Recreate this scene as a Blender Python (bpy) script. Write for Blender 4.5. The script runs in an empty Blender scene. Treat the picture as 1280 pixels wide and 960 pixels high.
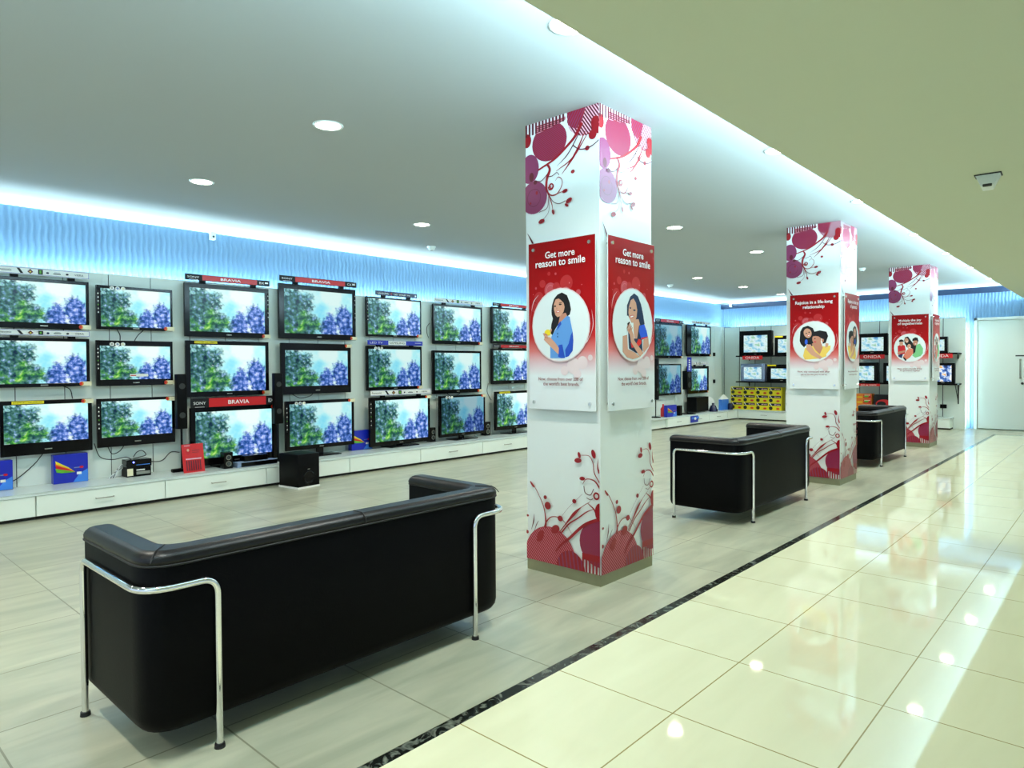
import bpy, bmesh, math, random
from mathutils import Vector, Matrix
from mathutils.geometry import tessellate_polygon
random.seed(4)
PI = math.pi
SC = bpy.context.scene
COL = SC.collection

# ------------------------------------------------------------------ colours and materials
def lin(c):
    return tuple(((v/255.0)/12.92 if v/255.0 <= 0.04045 else ((v/255.0+0.055)/1.055)**2.4) for v in c)

def nmat(name):
    m = bpy.data.materials.new(name); m.use_nodes = True
    return m, m.node_tree.nodes, m.node_tree.links, m.node_tree.nodes['Principled BSDF']

def mat(name, rgb, rough=.5, metal=0., coat=0., spec=.5, noise=0., nscale=20., bump=0., bscale=80.):
    m, N, L, b = nmat(name)
    c = lin(rgb) + (1,)
    b.inputs['Base Color'].default_value = c
    b.inputs['Roughness'].default_value = rough
    b.inputs['Metallic'].default_value = metal
    b.inputs['Coat Weight'].default_value = coat
    b.inputs['Coat Roughness'].default_value = .08
    b.inputs['Specular IOR Level'].default_value = spec
    tc = N.new('ShaderNodeTexCoord')
    if noise:
        n = N.new('ShaderNodeTexNoise'); n.inputs['Scale'].default_value = nscale; n.inputs['Detail'].default_value = 4
        L.new(tc.outputs['Object'], n.inputs['Vector'])
        mx = N.new('ShaderNodeMix'); mx.data_type = 'RGBA'
        mx.inputs[6].default_value = tuple(v*(1-noise) for v in c[:3])+(1,)
        mx.inputs[7].default_value = tuple(min(1, v*(1+noise)) for v in c[:3])+(1,)
        L.new(n.outputs['Fac'], mx.inputs[0]); L.new(mx.outputs[2], b.inputs['Base Color'])
    if bump:
        n2 = N.new('ShaderNodeTexNoise'); n2.inputs['Scale'].default_value = bscale; n2.inputs['Detail'].default_value = 3
        L.new(tc.outputs['Object'], n2.inputs['Vector'])
        bp = N.new('ShaderNodeBump'); bp.inputs['Strength'].default_value = bump; bp.inputs['Distance'].default_value = .002
        L.new(n2.outputs['Fac'], bp.inputs['Height']); L.new(bp.outputs['Normal'], b.inputs['Normal'])
    return m

def emat(name, rgb, strength):
    m, N, L, b = nmat(name)
    b.inputs['Base Color'].default_value = (.8, .8, .8, 1)
    b.inputs['Emission Color'].default_value = lin(rgb)+(1,)
    b.inputs['Emission Strength'].default_value = strength
    return m

def tile_mat(name, ox, oy, c1, c2, grout, gw, rough, streak=0., var=0., spec=.5, coat=0.):
    m, N, L, b = nmat(name)
    g = N.new('ShaderNodeNewGeometry')
    mp = N.new('ShaderNodeMapping'); mp.inputs['Location'].default_value = (-ox+6000*.6, -oy+6000*.6, 0)
    L.new(g.outputs['Position'], mp.inputs['Vector'])
    br = N.new('ShaderNodeTexBrick'); br.offset = 0; br.squash = 1
    br.inputs['Scale'].default_value = 1; br.inputs['Brick Width'].default_value = .6; br.inputs['Row Height'].default_value = .6
    br.inputs['Mortar Size'].default_value = gw; br.inputs['Mortar Smooth'].default_value = 0
    br.inputs['Color1'].default_value = (1,1,1,1); br.inputs['Color2'].default_value = (1-var,1-var,1-var,1)
    br.inputs['Mortar'].default_value = (1,1,1,1)
    L.new(mp.outputs['Vector'], br.inputs['Vector'])
    # stone body
    mp2 = N.new('ShaderNodeMapping'); mp2.inputs['Scale'].default_value = (5.5, 1.1, 1)
    L.new(g.outputs['Position'], mp2.inputs['Vector'])
    n = N.new('ShaderNodeTexNoise'); n.inputs['Scale'].default_value = 1.3; n.inputs['Detail'].default_value = 8; n.inputs['Distortion'].default_value = .6
    L.new(mp2.outputs['Vector'], n.inputs['Vector'])
    mx = N.new('ShaderNodeMix'); mx.data_type = 'RGBA'
    mx.inputs[6].default_value = lin(c1)+(1,); mx.inputs[7].default_value = lin(c2)+(1,)
    rp = N.new('ShaderNodeValToRGB'); rp.color_ramp.elements[0].position = .35; rp.color_ramp.elements[1].position = .65
    L.new(n.outputs['Fac'], rp.inputs['Fac']); L.new(rp.outputs['Color'], mx.inputs[0])
    mul = N.new('ShaderNodeMix'); mul.data_type = 'RGBA'; mul.blend_type = 'MULTIPLY'; mul.inputs[0].default_value = 1
    L.new(mx.outputs[2], mul.inputs[6]); L.new(br.outputs['Color'], mul.inputs[7])
    gr = N.new('ShaderNodeMix'); gr.data_type = 'RGBA'; gr.inputs[7].default_value = lin(grout)+(1,)
    L.new(br.outputs['Fac'], gr.inputs[0]); L.new(mul.outputs[2], gr.inputs[6]); L.new(gr.outputs[2], b.inputs['Base Color'])
    b.inputs['Roughness'].default_value = rough
    b.inputs['Specular IOR Level'].default_value = spec
    b.inputs['Coat Weight'].default_value = coat; b.inputs['Coat Roughness'].default_value = .03
    return m

M = {}
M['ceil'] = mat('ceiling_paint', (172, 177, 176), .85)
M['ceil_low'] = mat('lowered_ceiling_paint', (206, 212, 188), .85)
M['wall'] = mat('wall_paint', (222, 228, 220), .8)
M['wave'] = mat('blue_grey_wave_panel', (112, 148, 180), .55)
M['dark_band'] = mat('dark_blue_band', (34, 54, 84), .35, noise=.3, nscale=6)
M['clad'] = mat('pale_laminate_cladding', (222, 232, 222), .45)
M['rail'] = mat('dark_groove', (40, 44, 42), .6)
M['cab'] = mat('white_laminate', (232, 240, 230), .35)
M['work'] = mat('worktop_laminate', (206, 218, 214), .22)
M['shadowgap'] = mat('recess_black', (34, 30, 24), .7)
M['steel'] = mat('brushed_steel', (160, 160, 150), .35, metal=.9)
M['kick'] = mat('brushed_column_kick', (150, 150, 122), .38, metal=.7, noise=.15, nscale=9)
M['white'] = mat('white_column_vinyl', (226, 233, 231), .35, coat=.12)
M['chrome'] = mat('chrome', (232, 232, 232), .06, metal=1.)
M['leather'] = mat('black_leather', (3, 3, 4), .48, spec=.08, bump=.25, bscale=160)
M['leather_sheen'] = mat('black_leather_sheen_top', (7, 7, 9), .36, spec=.36, bump=.25, bscale=160)  # same leather; room-light sheen on the caps put into colour and gloss
M['stitch'] = mat('leather_piping', (8, 8, 9), .5)
M['rubber'] = mat('black_rubber', (12, 12, 12), .5)
M['gloss'] = mat('black_gloss_plastic', (4, 4, 6), .16, spec=.22)
M['matte'] = mat('black_matte_plastic', (4, 4, 5), .45, spec=.12)
M['silver'] = mat('silver_plastic', (128, 146, 176), .4, metal=.2)
M['wtxt'] = mat('white_print', (240, 240, 240), .4)
M['dtxt'] = mat('dark_red_print', (120, 20, 28), .5)
M['btxt'] = mat('black_print', (8, 8, 12), .45, spec=.3)
M['red'] = mat('red_sign', (200, 8, 14), .3)
M['blue'] = mat('blue_card', (14, 34, 170), .28)
M['blue2'] = mat('sky_blue_card', (60, 130, 225), .3)
M['navy'] = mat('navy_board', (16, 22, 60), .25)
M['yellow'] = mat('yellow_card', (232, 214, 20), .4)
M['orange'] = mat('orange_card', (224, 120, 24), .4)
M['green'] = mat('green_card', (90, 170, 40), .4)
M['cream'] = mat('cream_card', (232, 226, 190), .5)
M['paper'] = mat('white_card', (236, 238, 232), .5)
M['foam'] = mat('white_foam', (232, 232, 226), .8)
M['door'] = mat('white_door_paint', (216, 228, 222), .4)
M['frame'] = mat('white_frame_paint', (226, 234, 230), .4)
M['clear'] = mat('cloudy_blister_plastic', (214, 222, 220), .12)
M['crimson'] = mat('crimson_ink', (146, 2, 22), .32, coat=.1)
M['mauve'] = mat('mauve_ink', (128, 48, 86), .32, coat=.1)
M['dark'] = mat('dark_crimson_ink', (92, 8, 30), .32, coat=.1)
M['rose'] = mat('rose_ink', (204, 112, 130), .32, coat=.1)
M['pink'] = mat('pale_pink_ink', (228, 176, 190), .32, coat=.1)
M['floor'] = tile_mat('beige_stone_tiles', -1.945, 2.337, (180, 181, 158), (156, 159, 138), (120, 120, 98), .0035, .30, var=.07)
M['floor2'] = tile_mat('polished_cream_tiles', -1.324, 2.337, (226, 228, 196), (221, 223, 190), (150, 138, 84), .0028, .045, var=.015, spec=.6)
def marble():
    m, N, L, b = nmat('black_veined_marble')
    g = N.new('ShaderNodeNewGeometry'); n = N.new('ShaderNodeTexNoise')
    n.inputs['Scale'].default_value = 14; n.inputs['Detail'].default_value = 6; n.inputs['Distortion'].default_value = 2.5
    L.new(g.outputs['Position'], n.inputs['Vector'])
    r = N.new('ShaderNodeValToRGB'); e = r.color_ramp.elements
    e[0].position = .5; e[0].color = lin((22, 26, 24))+(1,); e[1].position = .68; e[1].color = lin((110, 116, 106))+(1,)
    L.new(n.outputs['Fac'], r.inputs['Fac']); L.new(r.outputs['Color'], b.inputs['Base Color'])
    b.inputs['Roughness'].default_value = .12
    return m
M['marble'] = marble()
M['lamp'] = emat('warm_lamp_glow', (255, 246, 222), 22)
M['led'] = emat('cool_led_glow', (190, 240, 255), 14)
M['blueled'] = emat('blue_indicator', (60, 80, 255), 6)

def screen_mat(name, strength, tint=(1, 1, 1), sat=1.):
    """the picture on every television: dark green tree left, blue tree right, pale sky"""
    m, N, L, b = nmat(name)
    b.inputs['Base Color'].default_value = (.004, .004, .004, 1); b.inputs['Roughness'].default_value = .2; b.inputs['Specular IOR Level'].default_value = .15
    uv = N.new('ShaderNodeTexCoord')
    def math_(op, a, c=None, v=None, clamp=False):
        q = N.new('ShaderNodeMath'); q.operation = op; q.use_clamp = clamp
        for i, s in enumerate((a, c)):
            if s is None: continue
            if isinstance(s, (int, float)): q.inputs[i].default_value = s
            else: L.new(s, q.inputs[i])
        return q.outputs[0]
    sx = N.new('ShaderNodeSeparateXYZ'); L.new(uv.outputs['UV'], sx.inputs[0])
    mp = N.new('ShaderNodeMapping'); mp.inputs['Scale'].default_value = (1.7, 1, 1); L.new(uv.outputs['UV'], mp.inputs['Vector'])
    def noise(scale, detail, off):
        n = N.new('ShaderNodeTexNoise'); n.inputs['Scale'].default_value = scale; n.inputs['Detail'].default_value = detail
        o = N.new('ShaderNodeMapping'); o.inputs['Location'].default_value = (off, off*.7, 0)
        L.new(mp.outputs['Vector'], o.inputs['Vector']); L.new(o.outputs['Vector'], n.inputs['Vector'])
        return n.outputs['Fac']
    edge = math_('ADD', math_('MULTIPLY', noise(3.2, 3, 1.3), .55), math_('MULTIPLY', noise(14, 5, 2.2), .45))
    ed = math_('MULTIPLY', math_('SUBTRACT', edge, .5), 2.1)
    def ell(cx, cy, rx, ry):
        a = math_('POWER', math_('ABSOLUTE', math_('DIVIDE', math_('SUBTRACT', sx.outputs[0], cx), rx)), 2.)
        c = math_('POWER', math_('ABSOLUTE', math_('DIVIDE', math_('SUBTRACT', sx.outputs[1], cy), ry)), 2.)
        return math_('ADD', math_('SQRT', math_('ADD', a, c)), ed)
    def mask(d): return math_('MULTIPLY', math_('SUBTRACT', 1.08, d), 3.6, clamp=True)
    left = math_('MAXIMUM', mask(ell(.13, .62, .28, .40)), mask(ell(.22, .18, .30, .34)))
    right = math_('MAXIMUM', mask(ell(.87, .28, .16, .42)), mask(ell(.66, .14, .15, .34)))
    def ramp(f, stops):
        r = N.new('ShaderNodeValToRGB'); e = r.color_ramp.elements
        while len(e) < len(stops): e.new(.5)
        for i, (p, c) in enumerate(stops): e[i].position = p; e[i].color = lin(c)+(1,)
        L.new(f, r.inputs['Fac']); return r.outputs['Color']
    fine = noise(11, 7, 4.1); mid = noise(3.6, 3, 7.7)
    cl = ramp(fine, [(.32, (12, 40, 66)), (.44, (36, 84, 86)), (.54, (72, 124, 108)), (.62, (96, 140, 178)), (.74, (190, 218, 244))])
    cg = ramp(fine, [(.30, (20, 70, 50)), (.45, (54, 140, 56)), (.58, (124, 198, 74)), (.74, (206, 232, 150))])
    cr = ramp(fine, [(.32, (14, 44, 104)), (.43, (44, 88, 160)), (.53, (92, 126, 208)), (.61, (158, 178, 240)), (.74, (226, 236, 252))])
    sk = ramp(noise(2.0, 3, 9.), [(.34, (140, 226, 244)), (.48, (188, 246, 246)), (.62, (232, 252, 244))])
    def mix(f, a, c):
        q = N.new('ShaderNodeMix'); q.data_type = 'RGBA'
        L.new(f, q.inputs[0]); L.new(a, q.inputs[6]); L.new(c, q.inputs[7]); return q.outputs[2]
    gy = math_('MULTIPLY', math_('ABSOLUTE', math_('SUBTRACT', sx.outputs[1], .22)), .5)
    gx = math_('MULTIPLY', math_('ABSOLUTE', math_('SUBTRACT', sx.outputs[0], .22)), .5)
    gm = math_('MULTIPLY', math_('SUBTRACT', math_('SUBTRACT', math_('SUBTRACT', mid, gy), gx), .36), 7., clamp=True)
    lt = mix(gm, cl, cg)
    c = mix(right, sk, cr)
    c = mix(left, c, lt)
    t = N.new('ShaderNodeMix'); t.data_type = 'RGBA'; t.blend_type = 'MULTIPLY'; t.inputs[0].default_value = 1; t.inputs[7].default_value = tint+(1,)
    L.new(c, t.inputs[6]); L.new(t.outputs[2], b.inputs['Emission Color'])
    b.inputs['Emission Strength'].default_value = strength
    return m
M['scrA'] = screen_mat('tv_picture_bright', .84)
M['scrB'] = screen_mat('tv_picture_normal', .74, (.88, .96, 1.))
M['scrC'] = screen_mat('tv_picture_dim_blue', .42, (.62, .82, 1.))
def crt_mat(name, stops, scale, strength):
    m, N, L, b = nmat(name)
    b.inputs['Base Color'].default_value = (.02, .02, .02, 1); b.inputs['Roughness'].default_value = .12
    t = N.new('ShaderNodeTexCoord'); n = N.new('ShaderNodeTexNoise'); n.inputs['Scale'].default_value = scale; n.inputs['Detail'].default_value = 4
    L.new(t.outputs['UV'], n.inputs['Vector']); r = N.new('ShaderNodeValToRGB'); e = r.color_ramp.elements
    while len(e) < len(stops): e.new(.5)
    for i, (p, c) in enumerate(stops): e[i].position = p; e[i].color = lin(c)+(1,)
    L.new(n.outputs['Fac'], r.inputs['Fac']); L.new(r.outputs['Color'], b.inputs['Emission Color'])
    b.inputs['Emission Strength'].default_value = strength
    return m
M['crt'] = crt_mat('crt_picture', [(.30, (70, 130, 200)), (.42, (150, 214, 232)), (.52, (226, 246, 250)), (.64, (150, 206, 170))], 3.6, .72)
M['crt2'] = crt_mat('crt_picture_dark', [(.36, (20, 40, 90)), (.47, (60, 110, 190)), (.56, (230, 240, 244)), (.64, (236, 170, 70)), (.72, (30, 30, 30))], 3.5, .9)

def poster_mat():
    m, N, L, b = nmat('poster_gradient_print')
    t = N.new('ShaderNodeTexCoord'); s = N.new('ShaderNodeSeparateXYZ'); L.new(t.outputs['UV'], s.inputs[0])
    r = N.new('ShaderNodeValToRGB'); e = r.color_ramp.elements
    st = [(.20, (226, 232, 234)), (.27, (218, 190, 196)), (.35, (212, 116, 112)), (.43, (186, 34, 32)), (.53, (166, 2, 4)), (1., (140, 0, 4))]
    while len(e) < len(st): e.new(.5)
    for i, (p, c) in enumerate(st): e[i].position = p; e[i].color = lin(c)+(1,)
    L.new(s.outputs[1], r.inputs['Fac']); L.new(r.outputs['Color'], b.inputs['Base Color'])
    b.inputs['Roughness'].default_value = .3; b.inputs['Specular IOR Level'].default_value = .22
    return m
M['poster'] = poster_mat()
for nm, c in dict(bok1=(176, 34, 36), bok2=(188, 72, 80), bok3=(206, 116, 122), bok4=(226, 206, 208), skin=(206, 152, 126), skin2=(188, 128, 104), hair=(20, 14, 16), hair2=(22, 44, 74),
                  denim=(92, 148, 212), denim2=(30, 72, 176), lemon=(236, 208, 30), shirtb=(40, 90, 210), dkshirt=(20, 44, 78), collar=(222, 40, 34), yel=(232, 196, 90), tee=(190, 24, 34),
                  mint=(120, 190, 130), coral=(214, 120, 96), jean=(34, 40, 84), lips=(196, 60, 70), circ=(222, 232, 234)).items():
    M[nm] = mat('print_'+nm, c, .35, coat=.06, spec=.35)

# ------------------------------------------------------------------ mesh helpers
class MB:
    def __init__(s): s.v = []; s.f = []; s.m = []; s.sm = []; s.mats = []; s.uv = {}
    def mi(s, m):
        m = M[m] if isinstance(m, str) else m
        if m not in s.mats: s.mats.append(m)
        return s.mats.index(m)
    def add(s, vs, fs, m, smooth=False):
        b = len(s.v); k = s.mi(m); s.v += [tuple(p) for p in vs]
        for f in fs: s.f.append(tuple(b+i for i in f)); s.m.append(k); s.sm.append(smooth)
    def bm(s, bm_, m, smooth=False):
        bm_.verts.ensure_lookup_table()
        for i, v in enumerate(bm_.verts): v.index = i
        s.add([v.co[:] for v in bm_.verts], [[v.index for v in f.verts] for f in bm_.faces], m, smooth); bm_.free()
    def box(s, x0, x1, y0, y1, z0, z1, m, bev=0., seg=2, smooth=None):
        if not bev:
            s.add([(x0,y0,z0),(x1,y0,z0),(x1,y1,z0),(x0,y1,z0),(x0,y0,z1),(x1,y0,z1),(x1,y1,z1),(x0,y1,z1)],
                  [(3,2,1,0),(4,5,6,7),(0,1,5,4),(1,2,6,5),(2,3,7,6),(3,0,4,7)], m); return s
        b = bmesh.new(); bmesh.ops.create_cube(b, size=1)
        for v in b.verts: v.co = Vector(((x0+x1)/2+v.co.x*(x1-x0), (y0+y1)/2+v.co.y*(y1-y0), (z0+z1)/2+v.co.z*(z1-z0)))
        bmesh.ops.bevel(b, geom=b.edges[:], offset=bev, segments=seg, affect='EDGES', profile=.5)
        s.bm(b, m, bool(seg > 2) if smooth is None else smooth); return s
    def cyl(s, p0, p1, r0, r1, m, n=20, caps=True, smooth=True):
        p0, p1 = Vector(p0), Vector(p1); d = (p1-p0).normalized()
        a = d.orthogonal().normalized(); c = d.cross(a)
        vs = [p0+(a*math.cos(t)+c*math.sin(t))*r0 for t in [2*PI*i/n for i in range(n)]] + [p1+(a*math.cos(t)+c*math.sin(t))*r1 for t in [2*PI*i/n for i in range(n)]]
        s.add(vs, [(i, (i+1)%n, n+(i+1)%n, n+i) for i in range(n)], m, smooth)
        if caps: s.add(vs, [tuple(range(n))[::-1], tuple(range(n, 2*n))], m)
        return s
    def tube(s, pts, r, m, n=12):
        pts = [Vector(p) for p in pts]; k = len(pts); rings = []
        d0 = (pts[1]-pts[0]).normalized(); a = d0.orthogonal().normalized()
        for i in range(k):
            d = (pts[min(i+1, k-1)]-pts[max(i-1, 0)]).normalized()
            a = (a-d*a.dot(d)).normalized(); c = d.cross(a)
            rings += [pts[i]+(a*math.cos(2*PI*j/n)+c*math.sin(2*PI*j/n))*r for j in range(n)]
        fs = [(i*n+j, i*n+(j+1)%n, (i+1)*n+(j+1)%n, (i+1)*n+j) for i in range(k-1) for j in range(n)]
        s.add(rings, fs, m, True); s.add(rings, [tuple(range(n))[::-1], tuple(range((k-1)*n, k*n))], m); return s
    def lathe(s, c, prof, m, n=28, axis='z'):
        vs = []
        for r, h in prof:
            for i in range(n):
                t = 2*PI*i/n; vs.append((c[0]+r*math.cos(t), c[1]+r*math.sin(t), c[2]+h))
        s.add(vs, [(i*n+j, i*n+(j+1)%n, (i+1)*n+(j+1)%n, (i+1)*n+j) for i in range(len(prof)-1) for j in range(n)], m, True)
        s.add(vs, [tuple(range(n)), tuple(range((len(prof)-1)*n, len(prof)*n))], m); return s
    def build(s, name, parent=None, loc=None, label=None, cat=None, group=None, kind=None):
        me = bpy.data.meshes.new(name); me.from_pydata(s.v, [], s.f); me.update()
        for m in s.mats: me.materials.append(m)
        me.polygons.foreach_set('material_index', s.m); me.polygons.foreach_set('use_smooth', s.sm)
        if s.uv:
            l = me.uv_layers.new(name='UVMap')
            for fi, uvs in s.uv.items():
                for li, t in zip(me.polygons[fi].loop_indices, uvs): l.data[li].uv = t
        o = bpy.data.objects.new(name, me); COL.objects.link(o)
        if parent: o.parent = parent
        if loc is not None:
            o.location = loc
        return tag(o, label, cat, group, kind)

def tag(o, label=None, cat=None, group=None, kind=None):
    if label: o['label'] = label
    if cat: o['category'] = cat
    if group: o['group'] = group
    if kind: o['kind'] = kind
    return o
def thing(name, label, cat, loc=(0,0,0), rz=0., group=None):
    o = bpy.data.objects.new(name, None); COL.objects.link(o); o.empty_display_size = .1
    o.location = loc; o.rotation_euler = (0, 0, rz); return tag(o, label, cat, group)
def dup(root, loc, rz=None, label=None, group=None):
    r = root.copy(); COL.objects.link(r); r.location = loc
    if rz is not None: r.rotation_euler = (0, 0, rz)
    if label: r['label'] = label
    if group: r['group'] = group
    for ch in list(root.children):
        c = ch.copy(); COL.objects.link(c); c.parent = r
        for g in list(ch.children):
            d = g.copy(); COL.objects.link(d); d.parent = c
    return r
def struct(name, mb, label=None): return mb.build(name, kind='structure', label=label)

def catmull(P, n=8):
    P = [Vector(p) for p in P]
    if len(P) < 3: return P
    Q = [P[0]*2-P[1]]+P+[P[-1]*2-P[-2]]; out = []
    for i in range(1, len(Q)-2):
        a, b, c, d = Q[i-1:i+3]
        for k in range(n):
            t = k/n; out.append(.5*((2*b)+(c-a)*t+(2*a-5*b+4*c-d)*t*t+(3*b-a-3*c+d)*t**3))
    return out+[P[-1]]
def fillet(P, r, n=7):
    P = [Vector(p) for p in P]; out = [P[0]]
    for i in range(1, len(P)-1):
        a = (P[i-1]-P[i]); b = (P[i+1]-P[i]); rr = min(r[i-1] if isinstance(r, (list, tuple)) else r, a.length*.49, b.length*.49)
        s, e = P[i]+a.normalized()*rr, P[i]+b.normalized()*rr
        for k in range(n+1):
            t = k/n; out.append(s*(1-t)**2+P[i]*2*t*(1-t)+e*t*t)
    return out+[P[-1]]

_tx = {}
def text_geom(txt, bold=0.):
    if (txt, bold) in _tx: return _tx[(txt, bold)]
    cu = bpy.data.curves.new('t', 'FONT'); cu.body = txt; cu.size = 1; cu.resolution_u = 3; cu.offset = bold
    o = bpy.data.objects.new('t', cu); COL.objects.link(o)
    bpy.context.view_layer.update()
    me = o.to_mesh(); vs = [(v.co.x, v.co.y) for v in me.vertices]; fs = [tuple(p.vertices) for p in me.polygons]
    o.to_mesh_clear(); bpy.data.objects.remove(o); bpy.data.curves.remove(cu)
    xs = [v[0] for v in vs]; ys = [v[1] for v in vs]
    _tx[(txt, bold)] = (vs, fs, (min(xs), max(xs), min(ys), max(ys))); return _tx[(txt, bold)]

class Art(MB):
    """flat printed artwork on a plane: origin o, axes u (right) and v (up), normal n"""
    def __init__(s, o, u, v, step=.00012, clip=None):
        super().__init__(); s.o = Vector(o); s.U = Vector(u); s.V = Vector(v); s.n = s.U.cross(s.V); s.step = step; s.clip = clip; s.lay = 0
    def P(s, x, y, l): return s.o+s.U*x+s.V*y+s.n*(s.step*l)
    @staticmethod
    def cut(pl, a, b, c):
        out = []
        for i in range(len(pl)):
            p, q = pl[i], pl[(i+1)%len(pl)]; dp = a*p[0]+b*p[1]-c; dq = a*q[0]+b*q[1]-c
            if dp <= 0: out.append(p)
            if dp*dq < 0: t = dp/(dp-dq); out.append((p[0]+(q[0]-p[0])*t, p[1]+(q[1]-p[1])*t))
        return out
    def conv(s, pl, m, l):
        if s.clip:
            x0, x1, y0, y1 = s.clip
            for h in ((1,0,x1),(-1,0,-x0),(0,1,y1),(0,-1,-y0)):
                pl = s.cut(pl, *h)
                if len(pl) < 3: return
        ar = sum(pl[i][0]*pl[(i+1)%len(pl)][1]-pl[(i+1)%len(pl)][0]*pl[i][1] for i in range(len(pl)))
        if abs(ar) < 1e-9: return
        if ar < 0: pl = pl[::-1]
        s.add([s.P(x, y, l) for x, y in pl], [tuple(range(len(pl)))], m)
    def nl(s, l): 
        if l is None: s.lay += 1; return s.lay
        return l
    def poly(s, pl, m, l=None):
        l = s.nl(l)
        for t in tessellate_polygon([[Vector((x, y, 0)) for x, y in pl]]): s.conv([pl[i] for i in t], m, l)
    def rect(s, x0, x1, y0, y1, m, l=None): s.conv([(x0,y0),(x1,y0),(x1,y1),(x0,y1)], m, s.nl(l))
    def ell(s, cx, cy, rx, ry=None, rot=0, n=28):
        ry = ry or rx; c, q = math.cos(rot), math.sin(rot)
        return [(cx+rx*math.cos(t)*c-ry*math.sin(t)*q, cy+rx*math.cos(t)*q+ry*math.sin(t)*c) for t in [2*PI*i/n for i in range(n)]]
    def ellipse(s, cx, cy, rx, ry=None, m='red', l=None, rot=0): s.conv(s.ell(cx, cy, rx, ry, rot), m, s.nl(l))
    def ring(s, cx, cy, r0, r1, m, l=None, n=28):
        l = s.nl(l); A = s.ell(cx, cy, r0, r0, n=n); B = s.ell(cx, cy, r1, r1, n=n)
        for i in range(n): s.conv([A[i], A[(i+1)%n], B[(i+1)%n], B[i]], m, l)
    def stripes(s, cx, cy, rx, ry, ang, pitch, duty, m, l=None, within=None):
        l = s.nl(l); base = within or s.ell(cx, cy, rx, ry); a, b = math.cos(ang), math.sin(ang); R = max(rx, ry); k = -int(R/pitch)-1
        while k*pitch < R:
            c = a*cx+b*cy+k*pitch; pl = s.cut(base, a, b, c+pitch*duty)
            if len(pl) > 2:
                pl = s.cut(pl, -a, -b, -c)
                if len(pl) > 2: s.conv(pl, m, l)
            k += 1
    def stroke(s, pts, w, m, l=None, n=8):
        l = s.nl(l); P = catmull([(x, y, 0) for x, y in pts], n); k = len(P)
        W = [q*getattr(s, 'wk', 1.) for q in (w if isinstance(w, (list, tuple)) else [w, w])]; L_ = []; R_ = []
        for i in range(k):
            d = (P[min(i+1, k-1)]-P[max(i-1, 0)]).normalized(); t = i/(k-1)*(len(W)-1); j = min(int(t), len(W)-2); ww = (W[j]*(1-(t-j))+W[j+1]*(t-j))/2
            L_.append((P[i].x-d.y*ww, P[i].y+d.x*ww)); R_.append((P[i].x+d.y*ww, P[i].y-d.x*ww))
        for i in range(k-1): s.conv([L_[i], R_[i], R_[i+1], L_[i+1]], m, l)
    def text(s, txt, x0, x1, y, m, l=None, h=None, bold=0.):
        l = s.nl(l); vs, fs, bb = text_geom(txt, bold); sx = (x1-x0)/(bb[1]-bb[0]); sy = sx if h is None else h/(bb[3]-bb[2])
        V = [(x0+(v[0]-bb[0])*sx, y+v[1]*sy) for v in vs]
        s.add([s.P(a, b, l) for a, b in V], fs, m)
    def quad_uv(s, x0, x1, y0, y1, m, l=0):
        s.uv[len(s.f)] = [(0,0),(1,0),(1,1),(0,1)]
        s.add([s.P(x0,y0,l), s.P(x1,y0,l), s.P(x1,y1,l), s.P(x0,y1,l)], [(0,1,2,3)], m)

# ------------------------------------------------------------------ room dimensions (metres)
ZC = 2.95; ZL = 2.61            # upper and lowered ceiling
XW = -8.16; XWAVE = -7.98; XP = -7.80   # left wall, wave panel, cladding face
YB = 16.86; YWAVE = 16.68; YP = 16.42   # back wall, wave panel, cladding face
XS = -1.56                      # edge of lowered ceiling
XR = 5.0; YF = -4.5
WT = .2455                      # things stand here, on the worktop

def floor_parts():
    a = MB(); a.box(-8.4, -1.945, YF, 17.1, -.12, 0, 'floor'); a.box(-1.945, XR, 15.56, 17.1, -.12, 0, 'floor'); struct('floor', a)
    b = MB(); b.box(-1.89, XR, YF, 15.5, -.12, 0, 'floor2'); struct('floor', b)
    c = MB(); c.box(-1.945, -1.89, YF, 15.56, -.12, .0005, 'marble'); struct('trim_1', c)
    c = MB(); c.box(-1.89, XR, 15.5, 15.56, -.12, .0005, 'marble'); struct('trim_2', c)
floor_parts()
m = MB(); m.box(-8.4, -.9, YF, 17.1, ZC, ZC+.12, 'ceil'); m.box(-1.25, -.9, YF, 17.1, ZL+.04, ZC+.1, 'ceil'); struct('ceiling', m)
m = MB(); m.box(XS, XR, YF, YWAVE, ZL, ZL+.04, 'ceil_low'); struct('ceiling', m)
m = MB(); m.box(XW-.2, XW, YF, 17.1, 0, ZC, 'wall'); struct('wall_left', m)
m = MB(); m.box(-8.4, XR, YB, YB+.2, 0, ZC, 'wall'); struct('wall_back', m)
# right wall: piers and lintel around three tall windows, unseen, added for bluish daylight
def right_wall():
    m = MB(); ys = [YF, -3.2, -.2, .6, 4.6, 5.4, 9.4, 10.2, 14.2, YB]
    m.box(XR, XR+.2, YF, YB, 0, .35, 'wall'); m.box(XR, XR+.2, YF, YB, 2.4, ZC, 'wall')
    wins = []
    for i in range(0, len(ys)-1):
        if i % 2 == 0: m.box(XR, XR+.2, ys[i], ys[i+1], .35, 2.4, 'wall')
        else: wins.append((ys[i], ys[i+1]))
    struct('wall_right', m)
    for i, (a, b) in enumerate(wins):
        f = MB()
        for y in (a, (a+b)/2, b): f.box(XR+.06, XR+.12, y-.025, y+.025, .35, 2.4, 'frame')
        f.box(XR+.06, XR+.12, a, b, .35, .4, 'frame'); f.box(XR+.06, XR+.12, a, b, 2.35, 2.4, 'frame')
        struct('fill_window_%d' % (i+1), f)
right_wall()

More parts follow.
